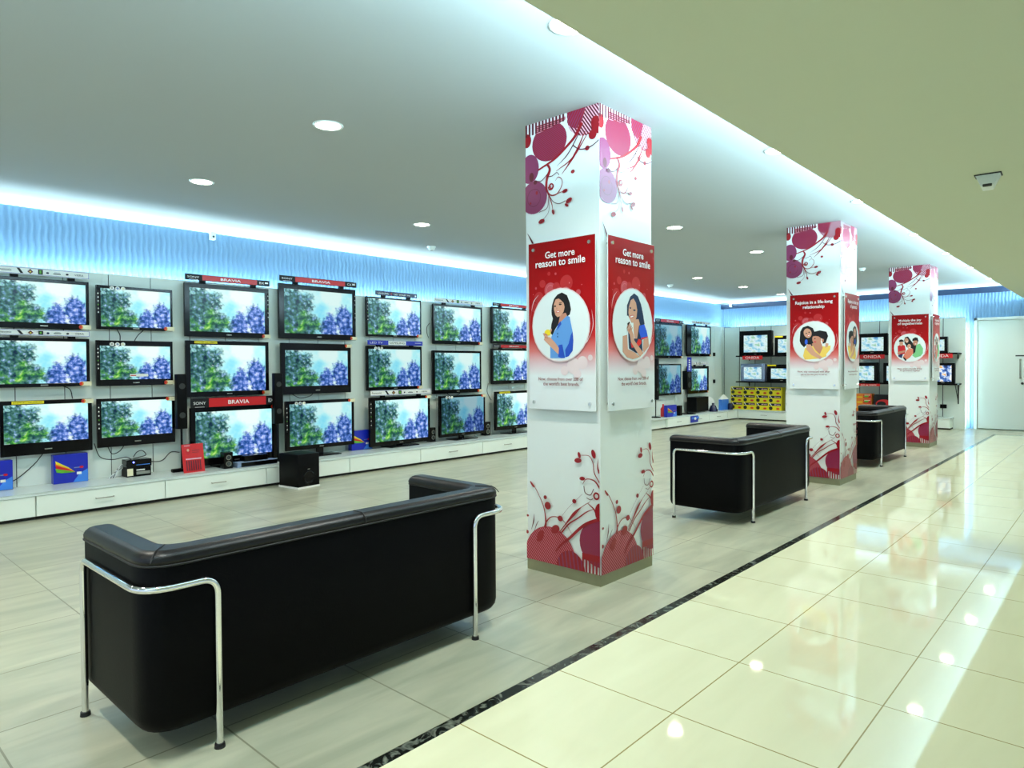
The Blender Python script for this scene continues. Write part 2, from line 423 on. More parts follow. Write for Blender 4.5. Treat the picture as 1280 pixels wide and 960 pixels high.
# wave panels with real vertical ripples
def wave_panel(name, o, d, n, length, z0, z1):
    m = MB(); o, d, n = Vector(o), Vector(d), Vector(n); st = .0115; nx = int(length/st); nz = max(2, int((z1-z0)/.035)); vs = []
    for k in range(nz+1):
        z = z0+(z1-z0)*k/nz; sh = .007*math.sin(2*PI*z/.20)
        for i in range(nx+1):
            x = i*st; p = o+d*x+n*(.0105*math.cos(2*PI*(x+sh)/.0575)); vs.append((p.x, p.y, z))
    fs = [(k*(nx+1)+i, k*(nx+1)+i+1, (k+1)*(nx+1)+i+1, (k+1)*(nx+1)+i) for k in range(nz) for i in range(nx)]
    m.add(vs, fs, 'wave', True); return struct(name, m)
wave_panel('wall_left', (XWAVE, .2, 0), (0,1,0), (1,0,0), YWAVE-.2, 2.05, 2.915)
wave_panel('wall_back', (XWAVE, YWAVE, 0), (1,0,0), (0,-1,0), 5.58, 2.05, 2.80)
wave_panel('wall_back', (-2.40, YWAVE, 0), (1,0,0), (0,-1,0), 3.9, 2.28, 2.80)
m = MB(); m.box(1.5, XR, YWAVE-.01, YWAVE+.03, 0, 2.8, 'wall'); struct('wall_back', m)
wave_panel('wall_back', (-2.55, YWAVE, 0), (1,0,0), (0,-1,0), .16, 0, 2.28)
m = MB(); m.box(XWAVE, -1.80, 16.60, 16.66, 2.795, 2.915, 'dark_band'); struct('trim_3', m)  # dark blue band along the top of the back wall
# cladding in .3975 m boards with dark grooves
m = MB(); y = -.03
m.box(XP-.03, XP-.008, -.05, YP, .2, 2.31, 'rail')
while y < YP-.05:
    m.box(XP-.03, XP, y+.004, min(y+.3935, YP), .2, 2.32, 'clad'); y += .3975
struct('wall_left', m)
m = MB(); x = -7.79; m.box(XP, -2.55, YP+.008, YP+.03, .0, 2.31, 'rail')
while x < -2.6:
    m.box(x+.004, min(x+.3935, -2.52), YP, YP+.03, 0, 2.30, 'clad'); x += .405
struct('wall_back', m)

# ------------------------------------------------------------------ door
def door():
    m = MB(); x0, x1 = -2.42, -.62
    m.box(x0, x0+.06, 16.62, 16.70, 0, 2.29, 'frame', .004); m.box(x1-.06, x1, 16.62, 16.70, 0, 2.29, 'frame', .004)
    m.box(x0, x1, 16.62, 16.70, 2.235, 2.29, 'frame', .004)
    fr = m.build('door_1', kind='structure')
    m = MB(); m.box(x0+.065, -1.523, 16.645, 16.69, .02, 2.23, 'door', .003); l1 = m.build('door_leaf', fr)
    m = MB(); m.box(-1.517, x1-.065, 16.645, 16.69, .02, 2.23, 'door', .003); l2 = m.build('door_leaf', fr)
    for l, x in ((l1, -1.64), (l2, -1.40)):
        m = MB(); m.tube(fillet([(x, 16.645, 1.06), (x, 16.595, 1.06), (x, 16.595, 1.42), (x, 16.645, 1.42)], .02), .011, 'steel')
        m.cyl((x, 16.645, 1.06), (x, 16.64, 1.06), .02, .02, 'steel'); m.cyl((x, 16.645, 1.42), (x, 16.64, 1.42), .02, .02, 'steel'); m.build('door_handle', l)
        m = MB(); m.cyl((x+.035, 16.646, .95), (x+.035, 16.625, .95), .026, .022, 'rail'); m.build('lock', l)
    m = MB(); m.box(-1.72, -1.56, 16.640, 16.6455, 1.49, 1.515, 'rail'); m.build('push_label', l1)
door()

# ------------------------------------------------------------------ worktop and drawer units
m = MB(); m.box(-7.30, XP, .5, 16.05, .218, .245, 'work', .003); m.box(XP, -2.73, 16.05, YP-.002, .218, .245, 'work', .003)
m.build('worktop', label='long white worktop running under all the wall televisions', cat='worktop')
def unit(length, handle=.5):
    """drawer unit in local space: front at y=0 facing -y, length along x"""
    r = thing('drawer_unit', 'x', 'drawer unit')
    m = MB(); m.box(0, length, .02, .48, .03, .217, 'cab'); m.box(.0, length, .05, .46, 0, .03, 'shadowgap'); m.build('carcass', r)
    m = MB(); m.box(.003, length-.003, 0, .019, .034, .214, 'cab', .0015); d = m.build('drawer_front', r)
    if handle is not None:
        m = MB(); c = length*handle
        m.tube(fillet([(c-.075, 0, .128), (c-.075, -.022, .128), (c+.075, -.022, .128), (c+.075, 0, .128)], .008), .005, 'steel', 8); m.build('handle', d)
    return r
ys = [.51, 1.60, 2.69, 3.77, 4.87, 6.01, 7.21, 8.31, 9.41, 10.51, 11.61, 12.71, 13.66, 14.61, 15.56]
where = ['at the left photo edge', 'under the set-top box', 'under the red brochure', 'behind the black subwoofer', 'without handle, under the fifth television column', 'beyond the near sofa, sixth television column',
         'left of the nearest column', 'a', 'b', 'c', 'd', 'just right of the nearest column', 'behind the blue leaflet', 'ending in the room corner']
for i in range(len(ys)-1):
    if ys[i] > 8.3 and ys[i] < 12.6: continue
    u = unit(ys[i+1]-ys[i]-.004, None if i == 4 else .5); u.location = (-7.305, ys[i], 0); u.rotation_euler = (0, 0, PI/2)
    u['label'] = 'low white drawer unit, left wall, '+where[i]; u['group'] = 'drawer units along the left wall'
m = MB(); m.box(-7.78, -7.305, 15.566, 16.055, .03, .217, 'cab'); m.box(-7.78, -7.268, 16.055, 16.40, .03, .217, 'cab'); m.box(-7.76, -7.36, 15.58, 16.38, 0, .03, 'shadowgap'); m.build('corner_cabinet', label='plain low white cabinet block filling the room corner', cat='cabinet')
m = MB(); m.box(-7.74, -7.36, 8.31, 12.70, .03, .217, 'cab'); m.build('cabinet_run', label='plain low white cabinet stretch passing behind the nearest column', cat='cabinet')
xs = [-7.26, -5.95, -4.85, -3.80, -2.74]
wb = ['under the stacked yellow boxes', 'between the corner and the middle column', 'behind the farthest sofa', 'at the right end beside the light slot']
for i in range(4):
    u = unit(xs[i+1]-xs[i]-.004); u.location = (xs[i], 16.06, 0); u['label'] = 'low white drawer unit on the back wall '+wb[i]; u['group'] = 'drawer units along the back wall'
    for c in u.children:
        if c.name.startswith('carcass'): c.scale = (1, .73, 1)

# ------------------------------------------------------------------ televisions
def clips(a, w, h):
    for x in (.14*w, .8*w): a.box(x, x+.05, -.012, .02, h-.006, h+.035, 'matte')
def header(parent, w, h, style, dx=(0, 1), gap=.028, hh=.052):
    if gap > .02: gap -= .006; hh += .010
    x0, x1 = w*dx[0]-w/2, w*dx[1]-w/2; z0 = h+gap; z1 = z0+hh
    body = {'sony': 'btxt', 'sonyred': 'btxt', 'white': 'paper', 'blue': 'blue', 'navy': 'navy'}[style]
    a = Art((0, -.0205, 0), (1,0,0), (0,0,1), .0004)
    a.box(x0, x1, -.020, -.014, z0, z1, body)
    for t in (.2, .8):
        x = x0+(x1-x0)*t; a.box(x-.03, x+.03, -.014, .02, z0-gap-.004, z0+.012, 'matte')
    W = x1-x0; zc = z0+hh*.28; th = hh*.42
    if style in ('sony', 'sonyred'):
        a.rect(x0+W*.19, x0+W*.84, z0+.004, z1-.004, 'red')
        a.text('BRAVIA', x0+W*.40, x0+W*.64, zc, 'wtxt', h=th, bold=.012)
        a.text('SONY', x0+W*.025, x0+W*.155, zc+.006, 'wtxt', h=th*.7)
        a.rect(x0+W*.04, x0+W*.14, z0+.006, z0+.009, 'wtxt')
        a.text({'sony': 'BX', 'sonyred': 'CX'}[style], x0+W*.87, x0+W*.93, zc, 'wtxt', h=th); a.rect(x0+W*.94, x0+W*.98, zc+th*.3, zc+th, 'wtxt')
    elif style == 'white':
        a.rect(x0+.004, x1-.004, z1-.006, z1-.003, 'blue'); a.rect(x0+.004, x1-.004, z0+.004, z0+.007, 'blue'); a.rect(x1-.008, x1-.005, z0+.004, z1-.003, 'blue')
        a.text('Panasonic', x0+W*.02, x0+W*.17, zc+.006, 'btxt', h=th*.8)
        a.poly([(x0+W*.22, z1-.008), (x0+W*.25, z1-.008), (x0+W*.29, z0+.010), (x0+W*.26, z0+.010)], 'btxt')
        a.poly([(x0+W*.33, zc+th*.4), (x0+W*.36, z1-.008), (x0+W*.39, zc+th*.4), (x0+W*.36, z0+.009)], 'dark'); a.ellipse(x0+W*.36, zc+th*.4, .007, .006, 'yellow')
        a.rect(x0+W*.44, x0+W*.49, z0+.010, z1-.010, 'btxt'); a.rect(x0+W*.455, x0+W*.475, z0+.018, z1-.018, 'green')
        a.ellipse(x0+W*.54, zc+th*.4, .012, .010, 'navy'); a.rect(x0+W*.60, x0+W*.68, zc+.004, zc+.012, 'btxt'); a.rect(x0+W*.61, x0+W*.67, zc+.018, zc+.022, 'steel')
        a.ellipse(x0+W*.75, zc+th*.4, .012, .009, 'btxt'); a.text('VIERA', x0+W*.83, x0+W*.93, zc+.003, 'btxt', h=th*.7)
    elif style == 'blue':
        a.text('LED TV', x0+W*.04, x0+W*.26, zc, 'wtxt', h=th); a.rect(x0+W*.36, x0+W*.68, z0+.003, z1-.003, 'paper'); a.text('SAMSUNG', x0+W*.38, x0+W*.66, zc, 'btxt', h=th)
        a.rect(x0+W*.85, x0+W*.97, zc+th*.6, zc+th*.8, 'wtxt')
    elif style == 'navy':
        a.text('SAMSUNG', x0+W*.05, x0+W*.30, zc, 'wtxt', h=th*.8); a.ellipse(x0+W*.37, zc+th*.4, .011, .011, 'red'); a.text('LED  SMART TV', x0+W*.43, x0+W*.82, zc, 'wtxt', h=th*.7); a.ellipse(x1-.03, zc+th*.4, .012, .012, 'wtxt')
    return a.build('header_board', parent)
def tv(y0, y1, z0, z1, X, label, scr='scrB', bez=(.028, .034, .028, .055), head=None, hkw={}, stand=False, tagpos=1, dots=0, strip=0, yellow=False, logo='SAMSUNG', banner=False, glossy='gloss'):
    w = y1-y0; h = z1-z0
    r = thing('television', label, 'television', (X, (y0+y1)/2, WT if stand else z0), PI/2, 'televisions on the left wall')
    b0 = z0-WT if stand else 0.
    l, t, rr, b = bez
    a = MB(); x0, x1 = -w/2, w/2; Z0, Z1 = b0, b0+h
    a.box(x0, x0+l, 0, .032, Z0, Z1, glossy, .004); a.box(x1-rr, x1, 0, .032, Z0, Z1, glossy, .004)
    a.box(x0+l-.004, x1-rr+.004, .0008, .032, Z1-t, Z1-.0006, glossy, .003); a.box(x0+l-.004, x1-rr+.004, .0008, .032, Z0+.0006, Z0+b, glossy, .003)
    a.box(x0+.004, x1-.004, .03, .045, Z0+.004, Z1-.004, 'matte', .004); a.box(x0+w*.12, x1-w*.12, .045, .07, Z0+h*.12, Z1-h*.12, 'matte', .012)
    hs = a.build('housing', r)
    s = Art((0, .008, 0), (1,0,0), (0,0,1)); s.quad_uv(x0+l-.002, x1-rr+.002, Z0+b-.002, Z1-t+.002, scr)
    s.build('screen', r)
    a = Art((0, -.0004, 0), (1,0,0), (0,0,1), .0003); a.rect(-.03, .03, Z0+b*.38, Z0+b*.38+.010, 'steel')
    a.build('maker_mark', hs)
    if stand:
        a = MB(); a.box(-.05, .05, .035, .06, .012, Z0+.03, 'gloss', .006); sb = a.build('stand_neck', r)
        a = MB(); a.box(-w*.24, w*.24, -.09, .15, 0, .014, 'gloss', .006, 3); a.build('stand_base', r)
    else:
        a = MB(); a.box(-.12, .12, .07, .099, Z0+h*.3, Z0+h*.7, 'rail'); a.build('wall_bracket', r)
    if tagpos:
        a = Art((0, -.006, 0), (1,0,0), (0,0,1), .0006)
        zz = Z0+.004 if tagpos == 1 else Z1-.045
        a.box(x1-.075, x1+.012, -.006, .002, zz, zz+.042, 'cream'); a.ellipse(x1-.075, zz+.022, .018, .020, 'orange'); a.ellipse(x1-.081, zz+.022, .011, .016, 'red')
        a.build('price_tag', r)
    if dots:
        a = Art((0, -.0045, 0), (1,0,0), (0,0,1), .0006)
        for k in range(3):
            a.ellipse(x0+.14+k*.05, Z1-t*.55-.008, .021, .019, 'paper'); a.ellipse(x0+.14+k*.05, Z1-t*.55-.008, .011, .011, ('steel', 'silver', 'cream')[k])
        a.build('round_stickers', r)
    if strip:
        a = Art((0, -.0045, 0), (1,0,0), (0,0,1), .0006); xs_ = x0+.004 if strip == 1 else x1-.024
        a.rect(xs_, xs_+.02, Z1-h*.62, Z1-.05, 'btxt')
        for k in range(6): zz = Z1-.08-k*h*.085; a.rect(xs_+.005, xs_+.015, zz-.012, zz, 'paper' if k != 3 else 'green')
        a.build('feature_sticker', r)
    if yellow:
        a = Art((0, -.0045, 0), (1,0,0), (0,0,1), .0006); a.rect(x0+.09, x0+.34, Z1-.032, Z1-.004, 'yellow'); a.text('BUY NOW GET 3 YEARS WARRANTY', x0+.10, x0+.33, Z1-.023, 'btxt', h=.011)
        a.build('yellow_sticker', r)
    if banner:
        a = Art((0, .006, 0), (1,0,0), (0,0,1), .0006); a.rect(x0+w*.42, x0+w*.66, Z0+h*.2, Z0+h*.26, 'paper'); a.rect(x0+w*.43, x0+w*.5, Z0+h*.215, Z0+h*.235, 'red'); a.build('paper_slip', r)
    if head: header(r, w, b0+h, head, **hkw)
    return r
XT = -7.70
tv(1.398, 2.151, 1.737, 2.210, XT, 'top television at the far left under a wide white icon board', 'scrA', head='white', hkw=dict(gap=.03, hh=.055))
tv(1.389, 2.148, 1.182, 1.648, XT, 'middle television at the far left under a narrow white icon board', 'scrA', (.028,.03,.028,.035), head='white', hkw=dict(gap=.026, hh=.045))
tv(1.421, 2.161, .545, 1.059, XT, 'lowest television at the far left with yellow sticker and thick bottom frame', 'scrA', (.03,.04,.035,.115), yellow=True, tagpos=2)
tv(2.214, 2.935, 1.749, 2.192, XT, 'top television of the second column with three round stickers and bare top', 'scrA', (.04,.03,.022,.03), dots=1, strip=1)
tv(2.205, 2.930, 1.177, 1.639, XT, 'middle television of the second column with a paper slip on its picture', 'scrA', (.035,.055,.025,.065), dots=1, strip=1, banner=True)
tv(2.203, 2.944, .558, 1.051, XT, 'lowest television of the second column above the cable heap', 'scrA', (.04,.03,.03,.10), strip=1, tagpos=2)
tv(3.060, 4.029, 1.701, 2.291, XT, 'top television of the third column under the first red and black board', 'scrA', (.055,.05,.05,.06), head='sony', hkw=dict(gap=.035, hh=.055), strip=2, logo='SONY')
tv(3.066, 4.020, 1.034, 1.658, XT, 'middle television of the third column with a yellow sticker on its top frame', 'scrA', (.05,.045,.04,.055), yellow=True, logo='SONY')
tv(3.063, 4.077, .276, .919, -7.60, 'lowest television of the third column standing behind the red brochure', 'scrA', (.055,.05,.08,.08), head='sony', hkw=dict(gap=.0, hh=.105), stand=True, tagpos=2, logo='SONY')
tv(4.159, 5.248, 1.707, 2.379, XT, 'top television of the fourth column under the second red and black board', 'scrB', (.07,.06,.05,.07), head='sonyred', hkw=dict(gap=.03, hh=.06), strip=2, logo='SONY')
tv(4.179, 5.165, 1.021, 1.655, XT, 'middle television of the fourth column with thick black top and bottom frame', 'scrB', (.055,.09,.045,.10), tagpos=2, logo='LG')
tv(4.173, 5.140, .340, .944, -7.60, 'lowest television of the fourth column standing behind the black subwoofer', 'scrB', (.055,.04,.035,.05), stand=True, dots=1, strip=1, tagpos=2)
tv(5.421, 6.367, 1.770, 2.311, XT, 'top television of the fifth column under a small navy board', 'scrA', (.025,.022,.02,.03), head='navy', hkw=dict(dx=(.14,.90), gap=.032, hh=.05), strip=1)
tv(5.418, 6.368, 1.032, 1.643, XT, 'middle television of the fifth column under a bright blue board', 'scrB', (.03,.045,.025,.045), head='blue', hkw=dict(gap=.012, hh=.062), dots=1)
tv(5.388, 6.431, .274, .941, -7.60, 'lowest television of the fifth column standing under a white icon board', 'scrA', (.09,.045,.035,.06), head='white', hkw=dict(gap=.03, hh=.06), stand=True, strip=1, tagpos=2, logo='Panasonic')
tv(6.595, 7.606, 1.689, 2.285, XT, 'top television of the sixth column under a cream icon board', 'scrA', (.03,.03,.03,.055), head='white', hkw=dict(gap=.03, hh=.055))
tv(6.582, 7.581, .945, 1.594, XT, 'middle television of the sixth column without stickers on a black frame', 'scrB', (.04,.035,.03,.06))
tv(6.615, 7.563, .302, .916, -7.60, 'lowest television of the sixth column standing between two small speakers', 'scrC', (.04,.03,.03,.045), stand=True, dots=1, tagpos=2)
tv(7.825, 8.80, 1.72, 2.318, XT, 'top television cut off by the left edge of the nearest column', 'scrA', (.04,.03,.03,.045), head='sony', hkw=dict(gap=.012, hh=.05), logo='SONY')
tv(7.825, 8.80, 1.06, 1.640, XT, 'middle television cut off by the left edge of the nearest column', 'scrA', (.035,.03,.03,.06), head='sony', hkw=dict(gap=.012, hh=.055), logo='SONY')
tv(7.795, 8.76, .318, .944, -7.60, 'lowest television cut off by the nearest column, standing on the worktop', 'scrA', (.045,.04,.03,.06), stand=True, yellow=True)
tv(12.833, 14.071, 1.506, 2.296, XT, 'dim blue top television just right of the nearest column', 'scrC', (.05,.05,.03,.06), head='sony', hkw=dict(gap=.0, hh=.075), logo='SONY')
tv(12.929, 14.009, .679, 1.379, XT, 'dim blue lower television just right of the nearest column', 'scrC', (.04,.03,.03,.05), tagpos=0)
tv(14.288, 15.488, 1.559, 2.295, XT, 'bright top television nearest to the room corner', 'scrB', (.2,.04,.05,.07), head='white', hkw=dict(dx=(.15,.95), gap=.035, hh=.06))
tv(14.324, 15.368, .678, 1.324, XT, 'bright lower television nearest to the room corner', 'scrB', (.15,.06,.08,.07), head='white', hkw=dict(dx=(.15,.95), gap=.04, hh=.06))

# tube televisions on shelves at the back (face -y)
def crt(xc, z0, w, h, label, shell='matte', scr='crt', Y=16.0, bez=(.13, .14, .13, .10), sticker=False):
    r = thing('tube_television', label, 'television', (xc, Y, z0), 0, 'tube televisions on the back wall')
    x0, x1 = -w/2, w/2; l, t, rr, b = [v*w for v in bez]
    a = MB(); a.box(x0, x0+l, 0, .06, 0, h, shell, .008, 3); a.box(x1-rr, x1, 0, .06, 0, h, shell, .008, 3)
    a.box(x0+l-.004, x1-rr+.004, .0008, .06, h-t, h-.001, shell, .006); a.box(x0+l-.004, x1-rr+.004, .0008, .06, .001, b, shell, .006)
    a.box(x0+.006, x1-.006, .055, .14, .004, h-.006, shell, .01)
    # tapering back of the tube
    v = [(x0+.02, .14, .02), (x1-.02, .14, .02), (x1-.02, .14, h-.02), (x0+.02, .14, h-.02), (x0*.55, .34, .03), (x1*.55, .34, .03), (x1*.55, .34, h*.72), (x0*.55, .34, h*.72)]
    a.add(v, [(0,1,5,4), (1,2,6,5), (2,3,7,6), (3,0,4,7), (4,5,6,7)], 'matte'); hs = a.build('housing', r)
    s = MB(); n = 8; vs = []; uv = []
    for j in range(n+1):
        for i in range(n+1):
            u, v_ = i/n, j/n; vs.append((x0+l+(w-l-rr)*u, .016-.012*(1-(2*u-1)**2)*(1-(2*v_-1)**2), b+(h-t-b)*v_)); uv.append((u, v_))
    for j in range(n):
        for i in range(n):
            q = (j*(n+1)+i, j*(n+1)+i+1, (j+1)*(n+1)+i+1, (j+1)*(n+1)+i); s.uv[len(s.f)] = [uv[k] for k in q]; s.f.append(q); s.m.append(0); s.sm.append(True)
    s.v = vs; s.mats = [M[scr]]; s.build('screen', r)
    a = Art((0, -.0005, 0), (1,0,0), (0,0,1), .0005); a.rect(-.03, .03, b*.35, b*.35+.008, 'steel'); a.build('maker_mark', hs)
    if sticker:
        a = Art((0, -.001, 0), (1,0,0), (0,0,1), .0005); a.rect(x0+.01, x0+.24*w+.05, h-.04, h-.008, 'yellow'); a.build('sticker', r)
    return r
def zz(z): return 1.36+(z-1.36)*.9816
def xx(x): return x*.9816
ZS1, ZS2 = 1.575, .945
crt(-6.80, ZS1, .80, .60, 'large black tube television on the upper shelf beside the room corner', sticker=False)
crt(-6.02, ZS1, .62, .46, 'black tube television on the upper shelf, cut off by the middle column', sticker=True)
crt(-6.87, ZS2, .60, .43, 'silver tube television on the lower shelf above the yellow boxes', 'silver', sticker=False)
crt(-6.16, ZS2, .70, .41, 'black tube television on the lower shelf right of the silver one', sticker=True)
crt(-4.19, ZS1, .60, .44, 'black tube television on the upper shelf between middle and far column')
crt(-4.36, ZS2, .56, .44, 'black tube television on the lower shelf between middle and far column')
crt(-3.72, ZS2, .50, .43, 'black tube television half hidden by the left edge of the far column')
crt(-3.00, ZS1, .44, .33, 'small black tube television right of the far column, upper shelf', 'gloss')
crt(-2.86, ZS2, .42, .42, 'tube television with a dark colourful picture right of the far column', scr='crt2', bez=(.10, .12, .14, .10))
def shelf(x0, x1, z, label, deep=False):
    r = thing('wall_shelf', label, 'shelf', ((x0+x1)/2, YP, z-.03), 0, 'black television shelves on the back wall'); w = (x1-x0)/2
    a = MB(); a.box(-w, w, -.46, 0, .0, .03, 'matte', .004); a.build('board', r)
    q = .36 if deep else .055
    for x in (-w*.82, w*.82):
        a = MB(); a.box(x-.012, x+.012, -.010, 0, -q-.04, 0, 'rail')
        a.add([(x-.006, -q, 0), (x+.006, -q, 0), (x+.006, -.008, -q), (x-.006, -.008, -q), (x-.006, -q+.03, 0), (x+.006, -q+.03, 0), (x+.006, -.008, -q+.03), (x-.006, -.008, -q+.03)],
            [(0,1,2,3), (7,6,5,4), (0,4,5,1), (3,2,6,7), (0,3,7,4), (1,5,6,2)], 'rail'); a.build('bracket', r)
    return r
shelf(-7.28, -5.6, ZS1, 'upper black shelf by the corner under two tube televisions')
shelf(-7.28, -5.6, ZS2, 'lower black shelf by the corner above the yellow boxes')
shelf(-4.60, -3.55, ZS1, 'upper black shelf between the middle and far columns')
shelf(-4.72, -3.45, ZS2, 'lower black shelf between the middle and far columns')
shelf(-3.30, -2.60, ZS1, 'upper black shelf right of the far column')
shelf(-3.20, -2.60, ZS2, 'lower black shelf right of the far column', True)
def redsign(x0, x1, z0, z1, txt, label):
    a = Art((0, 15.945, 0), (1,0,0), (0,0,1), .0006); a.box(x0, x1, 15.945, 15.955, z0, z1, 'red'); 
    for x in (x0+.06, x1-.06): a.box(x-.008, x+.008, 15.955, 15.965, z1-.02, z1+.03, 'rail')
    a.text(txt, x0+(x1-x0)*.15, x1-(x1-x0)*.15, z0+(z1-z0)*.22, 'wtxt', h=(z1-z0)*.62)
    a.build('shelf_sign', label=label, cat='sign', group='red brand signs on the shelf edges')
redsign(-7.10, -6.60, 1.475, 1.565, 'ONIDA', 'red sign with white letters under the shelf nearest the corner')
redsign(-4.42, -3.93, 1.465, 1.555, 'ONIDA', 'red sign with white letters between the middle and far columns')
redsign(-3.14, -2.68, 1.465, 1.555, 'ONIDA', 'red sign with white letters right of the far column')
redsign(-4.46, -4.02, .875, .925, 'IGO  by  ONIDA', 'narrow red sign on the lower shelf between the columns')

# boxes under the shelves
def ybox():
    a = Art((0, 0, 0), (1,0,0), (0,0,1), .0006); w, h = .314, .186
    a.box(-w/2, w/2, 0, .26, 0, h, 'yellow', .002)
    a.rect(-w/2+.02, w/2-.01, h*.62, h*.92, 'navy'); a.poly([(-w/2+.02, h*.92), (-w/2+.05, h*.92), (-w/2+.09, h*.62), (-w/2+.07, h*.62)], 'paper'); a.rect(-.01, .04, h*.72, h*.82, 'pink'); a.rect(.05, w/2-.03, h*.72, h*.79, 'pink')
    a.ellipse(-w/2+.06, h*.3, .045, .042, 'btxt'); a.ellipse(-w/2+.06, h*.3, .02, .02, 'rail'); a.ellipse(.075, h*.25, .045, .026, 'orange'); a.ellipse(.075, h*.25, .03, .014, 'red')
    return a.build('product_box', label='x', cat='box')
y0 = None
rows = ['bottom', 'middle', 'top']; cols = ['first', 'second', 'third', 'fourth']
for c in range(4):
    for r_ in range(3):
        if y0 is None: o = y0 = ybox()
        else: o = y0.copy(); COL.objects.link(o)
        o.location = (-7.335+c*.319+random.uniform(-.003, .003)+.02, 16.10, WT+r_*.1862)
        o['label'] = 'yellow printed box, %s row, %s stack from the room corner' % (rows[r_], cols[c]); o['group'] = 'yellow boxes stacked on the back worktop'
def darkbox():
    a = Art((0, 0, 0), (1,0,0), (0,0,1), .0006); a.box(-.13, .13, 0, .24, 0, .24, 'paper', .002); a.poly([(-.11, .19), (.10, .20), (.11, .10), (.06, .04), (.02, .08), (-.04, .03), (-.10, .08)], 'btxt')
    return a.build('product_box', label='white box with black print, lower one beside the yellow stacks', cat='box', group='white and black boxes by the yellow stacks')
o = darkbox(); o.location = (-5.98, 16.11, WT); p = o.copy(); COL.objects.link(p); p.location = (-5.98, 16.11, WT+.241); p['label'] = 'white box with black print, upper one beside the yellow stacks'
def obox():
    a = Art((0, 0, 0), (1,0,0), (0,0,1), .0006); a.box(-.155, .155, 0, .25, 0, .113, 'orange', .002); a.rect(-.01, .15, .01, .10, 'red'); a.ellipse(.05, .055, .05, .02, 'green'); a.rect(.01, .13, .078, .090, 'cream'); a.rect(-.14, -.03, .03, .05, 'yellow')
    return a.build('product_box', label='x', cat='box', group='orange and red boxes behind the farthest sofa')
q = obox()
for i, nm in enumerate(('lowest', 'second', 'third', 'topmost')):
    o = q if i == 0 else q.copy()
    if i: COL.objects.link(o)
    o.location = (-4.38, 16.10, WT+i*.1135); o['label'] = 'orange and red box behind the farthest sofa, %s of its stack of four' % nm
a = Art((0, 0, 0), (1,0,0), (0,0,1), .0006); a.box(-.2, .2, 0, .2, 0, .44, 'btxt', .003); a.ellipse(.0, .24, .16, .1, 'red'); a.ellipse(-.05, .24, .09, .055, 'btxt'); a.ellipse(.12, .30, .03, .02, 'red')
o = a.build('product_box', label='tall black box with a red swirl right of the orange boxes', cat='box'); o.location = (-3.98, 16.11, WT)
a = MB(); a.box(-2.98, -2.86, 16.395, YP, .42, .50, 'matte', .004); a.build('wall_socket', label='small black socket box low on the wall right of the far column', cat='socket')
for z in (1.61, .935):
    a = MB(); a.box(XP, XP+.03, 15.79, 15.87, z-.04, z+.05, 'matte', .006)
    a.build('wall_socket', label='%s small black socket box near the room corner' % ('upper' if z > 1 else 'lower'), cat='socket', group='black sockets by the corner')

# ------------------------------------------------------------------ items on the left worktop
def blue_carton(y0, y1, h, X, label, d=.08):
    w = y1-y0; r = thing('carton', label, 'carton', (X, (y0+y1)/2, WT), PI/2, 'blue cartons on the left worktop')
    a = Art((0, 0, 0), (1,0,0), (0,0,1), .0007); x0 = -w/2
    a.box(x0, w/2, 0, d, 0, h, 'blue', .004)
    a.poly([(x0+w*.55, .003), (w/2-.003, .003), (w/2-.003, h*.45), (x0+w*.75, h*.3)], 'blue2')
    for m_, o1 in (('yellow', 0), ('orange', -.09), ('red', -.14), ('green', -.26)):
        a.poly([(x0+w*.05, h*(.80+o1)), (x0+w*.25, h*(.66+o1*.7)), (x0+w*.42, h*(.55+o1*.45)), (x0+w*.62, h*.36), (x0+w*.40, h*(.46+o1*.4)), (x0+w*.22, h*(.52+o1*.6)), (x0+w*.08, h*(.66+o1))], m_)
    a.rect(x0+w*.66, x0+w*.80, h*.27, h*.36, 'paper'); a.rect(x0+w*.58, x0+w*.74, h*.50, h*.53, 'silver'); a.ellipse(x0+w*.80, h*.52, w*.06, h*.04, 'red')
    a.build('printed_box', r); return r
blue_carton(1.825, 2.115, .28, -7.69, 'blue carton with a rainbow flare under the lowest far left television')
blue_carton(1.23, 1.51, .272, -7.69, 'blue carton cut off by the left edge of the photo')
blue_carton(5.15, 5.48, .26, -7.68, 'blue carton with a yellow flare under the fourth television column')
blue_carton(12.73, 13.13, .25, -7.33, 'blue carton with a yellow mark right of the nearest column')
a = Art((-7.288, 13.69, .06), (0,1,0), (0,0,1), .0006); a.box(-7.2995, -7.288, 13.69, 14.03, .07, .213, 'blue', .002); a.rect(.04, .38, .08, .13, 'blue2'); a.ellipse(.2, .09, .05, .03, 'paper')
a.build('leaflet', label='blue leaflet stuck on a drawer front right of the nearest column', cat='leaflet')
r = thing('set_top_box', 'black set-top box with a blue light under the second television column', 'set-top box', (-7.60, 2.55, WT+.0975), PI/2)
a = MB(); a.box(-.118, .118, 0, .15, 0, .075, 'gloss', .006); a.build('body', r); a = MB(); a.cyl((-.055, -.003, .05), (-.055, .003, .05), .008, .008, 'blueled'); a.build('indicator_light', r)
a = Art((0, -.0005, 0), (1,0,0), (0,0,1), .0006); a.rect(-.03, .1, .018, .024, 'blue2'); a.build('printed_line', r)
a = Art((-7.60, 2.55, WT), (0,1,0), (0,0,1), .0007); a.box(-7.75, -7.60, 2.43, 2.66, WT, WT+.096, 'matte', .003); a.rect(-.115, -.06, .012, .085, 'cream'); a.rect(-.03, .10, .02, .05, 'steel'); a.rect(-.03, .05, .06, .072, 'paper')
a.build('packaged_box', label='black and cream box lying under the set-top box', cat='box')
a = MB(); a.box(-7.70, -7.62, 2.265, 2.40, WT, WT+.002, 'clear')
